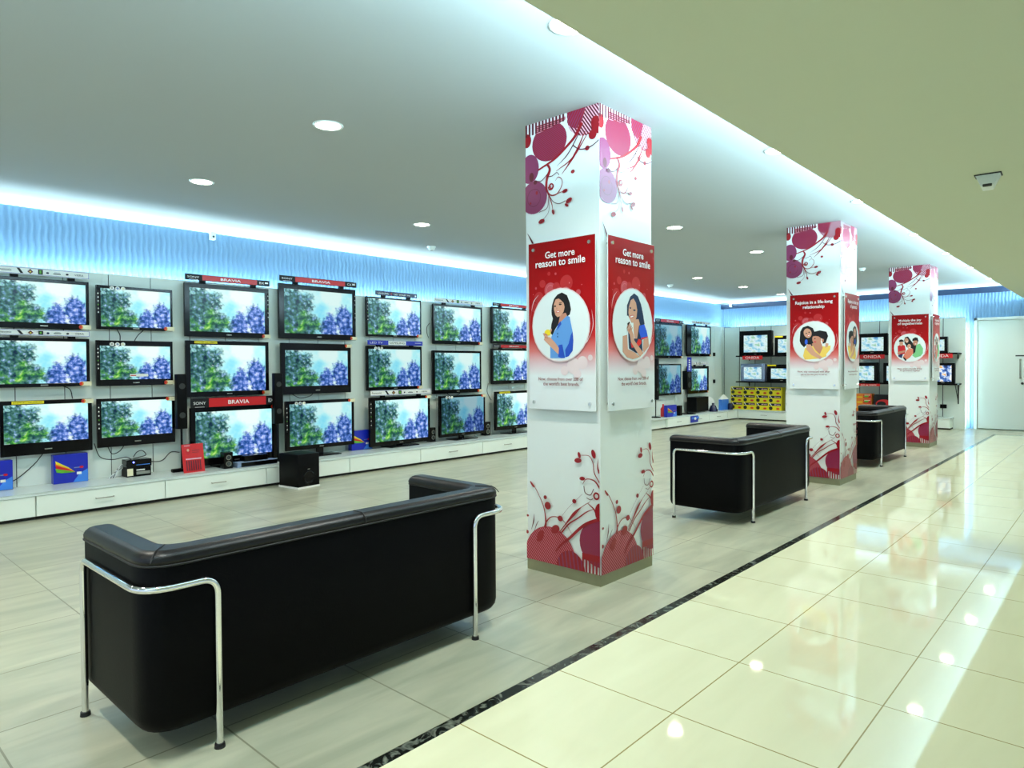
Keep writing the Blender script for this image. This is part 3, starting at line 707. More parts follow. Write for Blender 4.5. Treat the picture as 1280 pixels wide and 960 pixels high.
for k in range(5): a.tube(catmull([(-7.66+.005*k, 2.29+.01*k, WT+.008), (-7.64, 2.33+.01*k, WT+.05+.012*k), (-7.65, 2.40, WT+.09+.01*k), (-7.67, 2.415, WT+.12)], 6), .006, 'rubber' if k % 2 else 'clear', 8)
a.build('cable_pack', label='bundle of black and clear cables lying left of the set-top box', cat='cable bundle')
def cable(pts, label, r=.004, m='rubber'):
    a = MB(); a.tube(catmull(pts, 8), r, m, 8); a.build('cable', label=label, cat='cable', group='cables hanging behind the televisions')
X1 = XP+.006
cable([(X1, 1.78, .56), (X1, 1.70, .45), (X1, 1.58, .34), (X1, 1.50, .30), (X1, 1.36, .30)], 'black cable sloping down below the lowest far left television')
cable([(X1, 2.20, .60), (X1, 2.25, .46), (X1, 2.36, .42), (-7.72, 2.46, .44), (-7.68, 2.50, .42)], 'black cable running from the far left television to the set-top box')
cable([(X1, 2.32, .56), (X1, 2.36, .48), (X1, 2.43, .50), (X1, 2.48, .57)], 'black cable loop under the lowest television of the second column')
cable([(-7.68, 2.52, .44), (-7.66, 2.55, .49), (-7.66, 2.60, .50), (-7.68, 2.64, .45), (-7.70, 2.58, .43), (-7.68, 2.52, .425)], 'coiled black cable lying on top of the set-top box')
cable([(-7.70, 2.66, .40), (X1, 2.74, .36), (X1, 2.84, .36), (X1, 2.93, .44), (X1, 3.02, .43)], 'black cable curving from the set-top box to the tower speaker')
cable([(X1, 1.43, 1.19), (X1, 1.38, 1.14), (X1, 1.36, 1.05)], 'short black cable between the middle and lowest far left televisions')
cable([(X1, 1.93, 1.19), (X1, 2.0, 1.15), (X1, 2.02, 1.06)], 'black cable hanging right of centre under the middle far left television')
cable([(X1, 2.42, 1.76), (X1, 2.45, 1.70), (X1, 2.45, 1.63)], 'thin cable between the upper two televisions of the second column, left one')
cable([(X1, 2.68, 1.76), (X1, 2.62, 1.70), (X1, 2.58, 1.63)], 'thin cable between the upper two televisions of the second column, right one')
cable([(X1, 4.35, 1.03), (X1, 4.48, .97), (X1, 4.62, .99), (X1, 4.66, 1.03)], 'black cable sagging under the middle television of the fourth column')
cable([(X1, 6.92, .95), (X1, 7.02, .90), (X1, 7.15, .91), (X1, 7.2, .94)], 'black cable sagging under the middle television of the sixth column')
cable([(X1, 7.83, 1.08), (X1, 7.80, .95), (X1, 7.86, .84), (X1, 7.90, .80)], 'black cable beside the nearest column under the television')
cable([(X1, 6.58, 1.78), (X1, 6.55, 1.85), (X1, 6.55, 1.94), (X1, 6.60, 2.0)], 'small black cable loop left of the top television of the sixth column')
a = MB(); a.box(-7.62, -7.56, 2.86, 2.98, WT, WT+.035, 'matte', .008); a.build('adapter', label='flat black adapter lying left of the red brochure', cat='adapter')
# red brochure
r = thing('brochure', 'red brochure with a white panel standing before the third television column', 'brochure', (-7.43, 3.03, WT), PI/2)
a = Art((0, 0, 0), (1,0,0), (0,.18,1), .0008); a.box(-.108, .108, .002, .006, 0, .005, 'red')
a.add([(-.11, .0, 0), (.11, .0, 0), (.11, .052, .298), (-.11, .052, .298), (-.11, .006, 0), (.11, .006, 0), (.11, .058, .298), (-.11, .058, .298)], [(0,1,2,3), (7,6,5,4), (0,4,5,1), (2,6,7,3), (0,3,7,4), (1,5,6,2)], 'red')
a.rect(-.09, .09, .17, .265, 'paper'); a.ellipse(-.05, .215, .022, .03, 'tee'); a.ellipse(-.05, .235, .012, .014, 'skin'); a.rect(-.01, .07, .225, .232, 'dtxt'); a.rect(-.01, .06, .205, .210, 'dtxt')
a.rect(-.08, .08, .135, .148, 'pink')
for k in range(7): a.rect(-.08+k*.023, -.068+k*.023, .02, .125, 'dark')
a.rect(-.09, -.03, .277, .285, 'pink'); a.build('cover', r)
a = MB(); a.box(-.02, .02, .05, .08, 0, .20, 'red'); a.build('easel_back', r)
def small_speaker(X, y0, y1, h, label, m='gloss'):
    w = y1-y0; r = thing('small_speaker', label, 'speaker', (X, (y0+y1)/2, WT), PI/2, 'small speakers on the left worktop')
    a = MB(); a.box(-w/2, w/2, 0, .1, 0, h, m, .006); a.build('cabinet', r)
    a = MB()
    for z, rr in ((h*.3, w*.3), (h*.68, w*.28)): a.lathe_y = None; a.cyl((0, -.003, z), (0, .002, z), rr, rr, 'steel'); a.cyl((0, -.005, z), (0, .0, z), rr*.75, rr*.75, 'rail')
    a.build('driver', r); return r
small_speaker(-7.395, 3.33, 3.43, .18, 'small black speaker right of the red brochure')
small_speaker(-7.66, 6.49, 6.59, .21, 'small black speaker between the fifth and sixth television columns')
small_speaker(-7.66, 7.62, 7.74, .22, 'small black speaker left of the nearest column')
r = thing('disc_player', 'silver and black disc player under the third television column', 'disc player', (-7.37, 3.70, WT), PI/2)
a = MB(); a.box(-.235, .235, 0, .12, 0, .055, 'silver', .003); a.build('body', r); a = Art((0, -.001, 0), (1,0,0), (0,0,1), .0006); a.box(-.19, .235, -.002, .001, .004, .050, 'gloss'); a.rect(-.06, .12, .024, .028, 'wtxt'); a.build('front_panel', r)
a = MB(); a.box(-7.48, -7.40, 3.56, 3.84, WT+.056, WT+.12, 'gloss', .006); a.build('centre_speaker', label='black centre speaker lying on the disc player', cat='speaker')
def tower(X, y0, y1, z0, z1, label, d=.09, pole=.0, base=.11, X2=None):
    r = thing('tower_speaker', label, 'speaker', (X, (y0+y1)/2, WT), PI/2, 'tower speakers on poles'); w = y1-y0
    a = MB(); a.box(-w/2, w/2, 0, d, z0-WT, z1-WT, 'matte', .008, 3); b = a.build('cabinet', r)
    for f in (.25, .78):
        a = MB(); a.cyl((0, -.002, (z0-WT)+(z1-z0)*f), (0, .001, (z0-WT)+(z1-z0)*f), w*.3, w*.3, 'rail'); a.build('driver', b)
    a = MB(); a.cyl((0, d/2, .015), (0, d/2, z0-WT+.01), .011, .011, 'gloss'); a.build('pole', r)
    a = MB(); a.lathe((0, d/2, 0), [(base, 0), (base, .01), (base*.6, .022), (.02, .028)], 'gloss'); a.build('base', r)
    return r
tower(-7.60, 2.93, 3.035, .70, 1.289, 'tower speaker at the left side of the third television column', d=.07, base=.055)
tower(-7.50, 3.985, 4.09, .69, 1.288, 'tower speaker between the third and fourth television columns', d=.07, base=.05)
tower(-7.46, 12.50, 12.62, .62, 1.50, 'tower speaker with its edge showing right of the nearest column', d=.1)
r = tower(-7.44, 13.80, 14.02, .80, 1.22, 'tall black tower speaker with a blue label, before the gap of two televisions', d=.12, base=.2)
a = Art((0, -.004, 0), (1,0,0), (0,0,1), .0008); a.box(-.11, .09, -.004, .0, .96, 1.28, 'blue', .002)
for k in range(5): a.rect(-.05, .02, 1.0+k*.05, 1.03+k*.05, 'paper')
a.build('blue_label', r)
r = thing('speaker_box', 'wide low black speaker box near the room corner', 'speaker', (-7.46, 14.58, WT), PI/2)
a = MB(); a.box(-.3, .3, 0, .25, .02, .36, 'matte', .006); a.build('cabinet', r)
for x in (-.24, .24):
    a = MB(); a.cyl((x, .08, 0), (x, .08, .022), .018, .02, 'steel'); a.build('foot', r)
a = MB(); a.box(-7.43, -7.35, 13.30, 13.42, WT, WT+.22, 'matte', .008); a.build('small_speaker', label='small black box speaker right of the far blue carton', cat='speaker')
a = MB(); a.lathe((-7.41, 15.01, WT), [(.11, 0), (.10, .05), (.06, .14), (.03, .15), (.03, .2), (.0001, .2)], 'navy'); a.build('phone_display', label='dark blue tapered display stand near the room corner', cat='display')
def bag(y, x, w, h, m_, label):
    a = MB(); d = .08
    a.add([(x, y-w/2, WT), (x, y+w/2, WT), (x-d, y+w/2, WT), (x-d, y-w/2, WT), (x, y-w/2, WT+h*.7), (x, y+w/2, WT+h*.7), (x-d, y+w/2, WT+h*.7), (x-d, y-w/2, WT+h*.7), (x-d/2, y-w*.12, WT+h), (x-d/2, y+w*.12, WT+h)],
          [(3,2,1,0), (0,1,5,4), (1,2,6,5), (2,3,7,6), (3,0,4,7)], m_)
    b = len(a.v)-10
    for f in ((4,5,9,8), (5,6,9), (6,7,8,9), (7,4,8)): a.f.append(tuple(b+i for i in f)); a.m.append(a.mi('paper')); a.sm.append(False)
    a.build('gable_carton', label=label, cat='carton')
bag(15.72, -7.44, .38, .37, 'blue2', 'light blue carton with a white peaked top in the room corner')
bag(15.30, -7.60, .34, .33, 'paper', 'white peaked carton behind the light blue one')
a = MB(); a.lathe((-7.37, 15.86, WT), [(.06, 0), (.06, .14), (.04, .16), (.0001, .16)], 'navy'); a.build('tin', label='dark blue tin before the light blue carton in the corner', cat='tin')
a = MB(); a.lathe((-7.50, 12.85, WT), [(.055, 0), (.055, .17), (.02, .22), (.02, .27), (.0001, .27)], 'tee'); a.build('bottle', label='red bottle shape right of the nearest column', cat='bottle')
# subwoofer on the floor
r = thing('subwoofer', 'black subwoofer on white foam feet on the floor before the drawer units', 'speaker', (-7.05, 4.03, 0), PI/2+.12)
a = MB(); a.box(-.145, .145, -.17, .17, .02, .385, 'matte', .006, 3); b = a.build('cabinet', r)
a = MB(); a.lathe((0, 0, 0), [(.075, 0), (.07, .006), (.055, .002), (.045, -.01), (.0001, -.006)], 'gloss')
a.v = [(x, -.171-z, y+.12) for x, y, z in a.v]; a.build('woofer', b)
a = Art((0, -.1712, 0), (1,0,0), (0,0,1), .0005); a.rect(-.015, .015, .21, .217, 'steel'); a.build('logo', b)
a = MB(); a.box(-.15, .15, -.175, .175, 0, .022, 'foam', .003); a.build('foam_foot', r)

# ------------------------------------------------------------------ columns
def spiral(cx, cy, r, t0, turns, n=10, d=1):
    return [(cx+r*(1-.75*i/n)*math.cos(t0+d*2*PI*turns*i/n), cy+r*(1-.75*i/n)*math.sin(t0+d*2*PI*turns*i/n)) for i in range(n+1)]
def floral(o, u):
    a = Art(o, u, (0,0,1), .00012, (0, .598, .072, 2.949)); a.wk = 1.35
    T = 2.955
    # top
    a.ellipse(.015, 2.845, .036, .045, 'crimson')
    a.ellipse(.205, 2.80, .145, .122, 'mauve'); a.stripes(.205, 2.80, .145, .122, .9, .0105, .5, 'crimson')
    a.ellipse(.50, 2.915, .15, .14, 'pink'); a.stripes(.50, 2.915, .15, .14, .62, .017, .58, 'dark')
    a.poly([(.35, T), (.36, 2.87), (.42, 2.83), (.47, 2.87), (.50, T)], 'mauve'); a.stripes(.42, 2.9, .09, .09, -.6, .018, .5, 'crimson', within=[(.35, T), (.36, 2.87), (.42, 2.83), (.47, 2.87), (.50, T)][::-1])
    a.poly([(.09, 2.925), (.09, 2.872), (.2, 2.885), (.34, 2.91), (.34, 2.93)], 'crimson'); a.stripes(.2, 2.9, .15, .06, 1.57, .012, .35, 'pink', within=[(.09, 2.925), (.09, 2.872), (.2, 2.885), (.34, 2.91), (.34, 2.93)])
    for k in range(12): x = .002+k*.0285; a.rect(x, x+.0155, 2.868+.003*k, T, 'dark')
    a.ellipse(.04, 2.655, .078, .095, 'mauve'); a.ellipse(.075, 2.462, .112, .106, 'mauve'); a.ring(.075, 2.462, .055, .058, 'dark'); a.ellipse(.10, 2.49, .010, .012, 'crimson'); a.ellipse(.045, 2.43, .008, .008, 'crimson'); a.ellipse(.055, 2.60, .02, .03, 'dark')
    a.stroke([(.47, 2.86), (.42, 2.79), (.36, 2.745), (.25, 2.68), (.11, 2.635)], [.020, .014, .012, .008], 'crimson')
    a.stroke([(.495, 2.80), (.41, 2.67), (.31, 2.572)], [.004, .012, .002], 'crimson'); a.stroke([(.52, 2.79), (.40, 2.66), (.262, 2.60)], [.004, .008, .002], 'crimson'); a.stroke([(.45, 2.80), (.36, 2.69), (.27, 2.63)], [.005, .006, .001], 'dark')
    a.ellipse(.552, 2.768, .03, .030, 'crimson'); a.ellipse(.585, 2.82, .04, .06, 'crimson', rot=.5); a.ellipse(.511, 2.694, .017, .015, 'crimson'); a.stroke([(.40, 2.735), (.45, 2.70), (.511, 2.694), (.56, 2.705), (.598, 2.725)], .005, 'dark')
    a.ellipse(.399, 2.572, .015, .012, 'crimson')
    a.stroke([(.19, 2.66), (.212, 2.62), (.19, 2.57), (.182, 2.51), (.20, 2.465), (.227, 2.40), (.238, 2.35)], [.010, .016, .013, .006, .002], 'crimson')
    a.stroke(spiral(.223, 2.512, .026, PI, 1.2), .006, 'crimson'); a.ring(.223, 2.512, .011, .019, 'crimson')
    a.stroke([(.185, 2.49), (.22, 2.455), (.27, 2.455), (.31, 2.50), (.31, 2.54), (.28, 2.56), (.26, 2.54)], [.007, .004, .002], 'crimson'); a.stroke([(.27, 2.455), (.30, 2.46), (.336, 2.465)], .003, 'crimson')
    a.stroke([(.20, 2.465), (.24, 2.41), (.29, 2.39), (.34, 2.40)], .003, 'dark'); a.stroke([(.205, 2.43), (.20, 2.35), (.142, 2.30)], .002, 'dark'); a.stroke([(.20, 2.45), (.19, 2.38), (.12, 2.36)], .003, 'dark')
    a.stroke([(.20, 2.60), (.14, 2.56), (.09, 2.57)], .004, 'dark'); a.stroke([(.19, 2.58), (.23, 2.575), (.27, 2.59), (.29, 2.57)], .003, 'dark')
    a.ellipse(.09, 2.56, .016, .014, 'dark'); 
    for x, y, rr, t in ((.336, 2.462, .021, .2), (.367, 2.397, .026, .4), (.349, 2.371, .016, -.6), (.240, 2.344, .018, 1.9), (.142, 2.298, .026, .2)):
        a.ellipse(x, y, rr, rr*.55, 'crimson', rot=t); a.ellipse(x, y, rr*.6, rr*.12, 'dark', rot=t)
    a.stroke([(.02, 2.235), (.05, 2.19), (.08, 2.14)], [.001, .008, .012], 'dark')
    # bottom
    a.ellipse(.20, .10, .215, .213, 'rose'); a.stripes(.20, .10, .215, .213, .75, .0145, .68, 'crimson'); a.ellipse(.37, .06, .115, .125, 'crimson'); a.stripes(.37, .06, .115, .125, .15, .03, .35, 'mauve')
    a.ellipse(.60, .265, .158, .148, 'pink'); a.ellipse(.60, .265, .157, .147, 'mauve'); a.stripes(.60, .265, .157, .147, .75, .008, .4, 'crimson')
    a.rect(.462, .598, .15, .19, 'crimson')
    for k in range(6): x = .462+k*.026; a.rect(x, x+.014, .072, .185, 'crimson')
    a.stroke([(.16, .30), (.168, .34), (.155, .42), (.123, .487), (.075, .555), (.036, .59)], [.016, .006, .004, .005], 'crimson'); a.ellipse(.05, .572, .026, .007, 'crimson', rot=-.85)
    a.stroke([(.168, .337), (.215, .378), (.289, .382), (.34, .345), (.385, .29)], [.008, .004, .003, .001], 'crimson')
    for x, y, rx, ry, t in ((.164, .5, .014, .013, 0), (.185, .448, .026, .025, 0), (.289, .379, .021, .018, 0), (.403, .505, .016, .014, 0), (.121, .239, .026, .042, -.5), (.249, .304, .036, .026, .5), (.598, .46, .035, .055, 0), (.012, .36, .010, .008, 0), (.008, .25, .012, .012, 0)):
        a.ellipse(x, y, rx, ry, 'crimson', rot=t)
    a.stroke([(.25, .16), (.30, .215), (.361, .262), (.48, .365), (.60, .42)], [.006, .012, .014, .016], 'crimson')
    a.stroke([(.275, .28), (.33, .345), (.402, .425), (.46, .475), (.53, .52)], [.004, .006, .016, .003, .002], 'crimson'); a.stroke([(.30, .29), (.36, .355), (.432, .402), (.50, .45), (.557, .476)], [.008, .007, .006, .002], 'crimson')
    a.stroke([(.51, .505), (.56, .47), (.585, .42)], [.003, .008, .014], 'crimson')
    a.ring(.575, .558, .013, .024, 'crimson'); a.stroke([(.60, .61), (.56, .65), (.50, .655), (.47, .62)], [.009, .005, .002], 'crimson'); a.stroke([(.60, .64), (.56, .70), (.55, .76), (.52, .80), (.46, .80)], [.006, .004, .002], 'crimson')
    a.stroke([(.48, .61), (.49, .57), (.53, .56), (.555, .60)], .004, 'dark'); a.stroke([(.50, .54), (.53, .53), (.55, .54)], .003, 'dark'); a.stroke([(.598, .70), (.585, .74), (.59, .79)], [.012, .006, .001], 'crimson')
    for x, y, rr, t in ((.435, .765, .028, .1), (.445, .80, .02, 1.9), (.468, .655, .022, .1), (.555, .815, .028, 1.9)): a.ellipse(x, y, rr, rr*.55, 'crimson', rot=t)
    a.stroke([(.045, .27), (.065, .33), (.07, .38)], [.001, .008, .001], 'dark'); a.stroke([(.07, .26), (.09, .31), (.11, .34)], [.001, .005, .001], 'dark'); a.stroke([(.29, .38), (.36, .46), (.47, .56)], .0012, 'mauve')
    return a

people = {}
def P_(a, c, r, cx, cy, rx, ry):
    def f(x, y): return (c[0]+(x-cx)/rx*r, c[1]-(y-cy)/ry*r)
    return f
def woman_cup(a, c, r):
    f = P_(a, c, r, 316, 449, 281, 361); pg = lambda L_, m: a.poly([f(*p) for p in L_], m)
    el = lambda x, y, w, h, m, rot=0: a.ellipse(*f(x, y), w/281*r, h/361*r, m, rot=rot)
    pg([(228,300),(235,240),(255,180),(290,140),(335,124),(385,155),(412,230),(424,300),(412,350),(385,368),(335,380),(305,430),(265,490),(236,550),(218,525),(226,440),(242,380),(230,340)], 'hair')
    pg([(318,340),(372,330),(392,375),(330,420),(296,440)], 'skin2'); pg([(252,240),(270,190),(310,178),(350,205),(365,260),(350,320),(320,358),(290,368),(268,345),(254,290)], 'skin')
    pg([(300,180),(345,175),(372,230),(366,290),(352,230),(322,196)], 'hair'); el(265,256,11,8,'hair'); el(318,242,14,8,'hair'); pg([(306,225),(336,220),(336,226),(306,232)], 'hair'); el(296,312,22,9,'lips',.15); el(297,312,15,4,'wtxt',.15); el(283,280,5,12,'skin2')
    pg([(215,780),(215,640),(228,560),(272,490),(298,440),(385,360),(412,372),(424,440),(440,520),(447,610),(440,710),(400,765),(330,783)], 'denim')
    pg([(440,520),(447,610),(440,710),(400,765),(370,775),(366,700),(400,640),(420,560)], 'denim2'); pg([(300,650),(338,645),(364,782),(330,783),(296,768)], 'denim2'); pg([(298,440),(320,410),(330,440),(285,500)], 'denim2')
    pg([(160,560),(215,568),(262,620),(304,680),(300,745),(268,715),(225,670),(185,628),(150,592)], 'skin'); el(190,520,33,32,'lemon')
    for k in range(4): el(165+k*6, 538+k*17, 26-k*2, 10, 'skin' if k % 2 else 'skin2', -.3)
    el(224,500,8,20,'skin',-.4); el(292,535,4,9,'navy'); el(292,565,4,9,'navy')
def woman_chin(a, c, r):
    f = P_(a, c, r, 260, 491, 210, 394); pg = lambda L_, m: a.poly([f(*p) for p in L_], m)
    el = lambda x, y, w, h, m, rot=0: a.ellipse(*f(x, y), w/210*r, h/394*r, m, rot=rot)
    pg([(193,395),(193,280),(228,180),(270,138),(312,165),(345,250),(365,340),(386,470),(330,490),(300,475),(240,460),(205,392)], 'hair2')
    pg([(262,430),(318,420),(345,520),(330,620),(280,680),(262,560)], 'skin'); pg([(212,300),(232,220),(262,195),(290,240),(303,320),(296,400),(270,462),(240,468),(218,420),(208,360)], 'skin')
    el(228,305,9,10,'hair2'); el(272,325,14,10,'hair2'); el(244,398,24,16,'lips',.2); el(244,398,18,8,'wtxt',.2)
    pg([(322,490),(380,472),(408,550),(422,620),(352,650),(362,790),(290,800),(212,752),(206,640),(204,560),(240,640),(300,640)], 'dkshirt'); pg([(328,492),(380,474),(408,550),(420,610),(345,642),(322,560)], 'shirtb')
    pg([(315,640),(345,655),(345,690),(322,722),(240,745),(230,690),(290,700)], 'collar'); pg([(345,630),(420,608),(421,620),(348,648)], 'collar')
    pg([(145,620),(192,602),(200,760),(280,800),(330,845),(250,870),(190,850),(145,790)], 'skin'); pg([(372,645),(425,622),(432,720),(372,800),(362,760)], 'skin')
    pg([(190,545),(235,530),(262,600),(268,660),(370,800),(332,842),(285,770),(232,680),(220,600)], 'skin'); 
    for k in range(4): el(205+k*9, 500+k*18, 26, 11, 'skin' if k % 2 else 'skin2', .9)
    pg([(192,480),(214,455),(220,470),(198,500)], 'hair')
def couple(a, c, r, flip=1):
    f0 = P_(a, c, r, 232, 478, 192, 190); f = lambda x, y: (c[0]+(f0(x, y)[0]-c[0])*flip, f0(x, y)[1]); pg = lambda L_, m: a.poly([f(*p) for p in L_], m)
    el = lambda x, y, w, h, m, rot=0: a.ellipse(*f(x, y), w/192*r, h/190*r, m, rot=rot*flip)
    pg([(100,470),(105,380),(130,338),(178,325),(225,350),(247,400),(238,470),(218,530),(172,500),(142,532),(112,500)], 'hair')
    pg([(150,540),(205,520),(290,520),(352,530),(350,620),(300,640),(150,650),(133,615)], 'yel'); pg([(358,520),(390,520),(386,555),(350,600),(345,560)], 'yel')
    pg([(215,500),(250,480),(300,480),(318,540),(290,600),(250,560)], 'skin2'); pg([(165,505),(205,505),(245,575),(315,630),(292,647),(210,605),(165,555)], 'skin'); el(176,396,37,46,'skin',.3)
    el(163,480,14,26,'shirtb'); el(164,398,7,5,'hair'); el(190,388,7,5,'hair'); el(188,418,16,8,'lips',.4); el(188,418,11,4,'wtxt',.4)
    el(262,455,42,52,'skin2'); pg([(228,430),(238,385),(290,374),(352,388),(367,430),(346,492),(318,502),(312,455),(278,430),(248,425)], 'hair'); el(318,470,10,16,'skin2'); el(245,450,7,5,'hair'); el(246,482,13,6,'lips'); pg([(345,495),(372,500),(365,530),(340,540)], 'skin')
def family(a, c, r):
    f = P_(a, c, r, 542, 417, 227, 207); pg = lambda L_, m: a.poly([f(*p) for p in L_], m)
    el = lambda x, y, w, h, m, rot=0: a.ellipse(*f(x, y), w/227*r, h/207*r, m, rot=rot)
    pg([(370,520),(445,505),(425,572),(378,548)], 'jean'); pg([(365,388),(395,372),(445,370),(472,385),(484,450),(470,508),(370,515)], 'tee'); pg([(362,490),(385,470),(482,452),(480,478),(400,502),(365,508)], 'skin2'); el(418,350,28,36,'skin'); pg([(382,330),(388,298),(418,288),(450,300),(456,332),(440,322),(398,325)], 'hair')
    pg([(460,300),(475,256),(518,248),(552,300),(612,380),(600,440),(560,420),(490,380),(466,345)], 'hair'); el(496,306,27,36,'skin',.2); el(504,322,9,5,'wtxt')
    pg([(600,372),(640,380),(650,470),(610,540),(585,500)], 'hair'); pg([(640,372),(690,358),(735,430),(732,500),(700,542),(622,566),(578,530),(622,482)], 'mint'); el(622,342,34,44,'skin2'); pg([(580,322),(582,285),(620,262),(655,270),(668,315),(658,342),(646,310),(600,312)], 'hair'); el(628,362,11,5,'wtxt')
    el(530,380,42,38,'hair'); pg([(500,450),(540,425),(592,432),(594,500),(545,562),(500,590),(450,570),(440,560)], 'coral'); el(534,397,28,37,'skin'); el(536,415,9,4,'wtxt'); pg([(440,560),(470,560),(500,600),(478,612)], 'hair')
    for x, y in ((412,348),(428,348),(488,300),(506,300),(524,392),(544,392),(612,336),(634,336)): el(x, y, 4, 3, 'hair')

def poster(o, u, rz, title, sub, art, label, ttw=((.28, .72), (.13, .87))):
    """o = bottom centre of the board; local x right, -y outward"""
    r = thing('poster_board', label, 'poster', o, rz, 'promotional boards on the columns')
    w, h = .54, 1.079; a = Art((-w/2, -.0062, 0), (1,0,0), (0,0,1), .00013)
    a.box(-w/2, w/2, -.006, 0, 0, h, 'white', .002); b = a
    b = MB(); b.box(-w/2, w/2, -.0055, 0, 0, h, 'white', .002); b.build('acrylic_panel', r)
    a = Art((-w/2, -.0060, 0), (1,0,0), (0,0,1), .00013, (0.003, w-.003, .003, h-.003)); a.quad_uv(.002, w-.002, .002, h-.002, 'poster', 0)
    rnd = random.Random(7)
    for x, y, q, m_ in ((.315, .80, .050, 'bok1'), (.185, .765, .048, 'bok2'), (.12, .81, .025, 'bok1'), (.09, .72, .04, 'bok1'), (.235, .78, .03, 'bok1'), (.26, .745, .035, 'bok2'), (.31, .73, .045, 'bok3'), (.41, .735, .018, 'bok2'), (.155, .69, .03, 'bok1'),
                         (.065, .785, .008, 'bok2'), (.175, .87, .012, 'bok1'), (.23, .865, .008, 'bok2'), (.05, .66, .03, 'bok1'), (.44, .30, .04, 'bok4'), (.37, .28, .05, 'bok4'), (.50, .33, .018, 'bok4'), (.30, .25, .03, 'bok4'), (.40, .23, .03, 'bok4')):
        a.ellipse(x, y, q, q, m_)
        if m_ in ('bok2',) and q > .02: a.ring(x, y, q*.6, q*.66, 'bok3')
    for _ in range(26):
        x, y, q = rnd.uniform(.02, .52), rnd.uniform(.42, .80), rnd.uniform(.0015, .005); a.ellipse(x, y, q, q, 'bok3')
    a.stroke([(.03, .64), (.05, .70), (.09, .74)], [.001, .006, .001], 'bok4'); a.stroke([(.50, .45), (.525, .53), (.515, .62)], [.001, .005, .001], 'bok4'); a.stroke([(.44, .40), (.48, .43), (.50, .47)], [.001, .006, .001], 'bok4')
    a.stroke([(.01, .50), (.02, .58), (.03, .64)], .002, 'bok3')
    a.ellipse(.27, .538, .234, .234, 'bok4'); a.ellipse(.27, .538, .226, .226, 'circ'); art(a, (.27, .538), .226)
    a.text(title[0], w*ttw[0][0], w*ttw[0][1], .968, 'wtxt', bold=.016); a.text(title[1], w*ttw[1][0], w*ttw[1][1], .915, 'wtxt', bold=.016)
    a.text(sub[0], w*.17, w*.83, .188, 'dtxt', bold=.014); a.text(sub[1], w*.24, w*.78, .156, 'dtxt', bold=.014)
    a.build('printed_sheet', r)
    for x in (.045, w-.045):
        for z in (.045, h-.045):
            s = MB(); s.cyl((x-w/2, .030, z), (x-w/2, -.006, z), .008, .008, 'steel'); s.cyl((x-w/2, -.006, z), (x-w/2, -.014, z), .013, .011, 'chrome'); s.build('standoff_screw', r)
    return r
CX0, CX1 = -3.012, -2.413
cols_ = [(3.388, 'nearest'), (7.970, 'middle'), (12.459, 'farthest')]
for y, nm in cols_:
    xm, ym = (CX0+CX1)/2, y+.2995
    r = thing('column', nm+' square white column with crimson floral print and steel kick', 'column', (xm, ym, 0), 0, 'decorated columns')
    a = MB(); a.box(-.2985, .2985, -.2985, .2985, .07, ZC, 'white', .002); a.build('shaft', r)
    a = MB(); a.box(-.3000, .3000, -.3000, .3000, 0, .07, 'kick', .001); a.build('kick_plate', r)
    floral((-.299, -.2990, 0), (1,0,0)).build('floral_print', r)
    floral((.2990, -.299, 0), (0,1,0)).build('floral_print', r)
S1 = ('Get more', 'reason to smile'); s1 = ('Now, choose from over 200 of', "the world's best brands.")
pz = 1.077
def pf(y): return (-2.688, y-.030, pz)
def pr(y): return (CX1+.030, y+.305, pz)
poster(pf(3.388), 0, 0, S1, s1, woman_cup, 'red board showing a woman in a denim shirt holding a yellow cup')
poster(pr(3.388), 0, PI/2, S1, s1, woman_chin, 'red board showing a woman in a blue top resting her chin on her hand')
S2 = ('Rejoice in a life-long', 'relationship'); s2 = ('Now, stay connected with after', 'sale service that goes on and on.')
poster(pf(7.97), 0, 0, S2, s2, couple, 'red board with a couple in yellow hugging, facing the sofas', ((.12, .88), (.28, .72)))
poster(pr(7.97), 0, PI/2, ('Rejoice in the joy', 'of parents'), s2, lambda a, c, r: couple(a, c, r, -1), 'red board with a couple on the right side of the middle column', ((.15, .88), (.3, .76)))
S3 = ('Multiply the joy', 'of togetherness'); s3 = ('Now, enjoy a bundle of joy', 'for generations together')
poster(pf(12.459), 0, 0, S3, s3, family, 'red board with a family of four on the front of the far column', ((.2, .8), (.17, .83)))
poster(pr(12.459), 0, PI/2, S3, s3, family, 'red board seen edge-on on the right side of the far column', ((.2, .8), (.17, .83)))

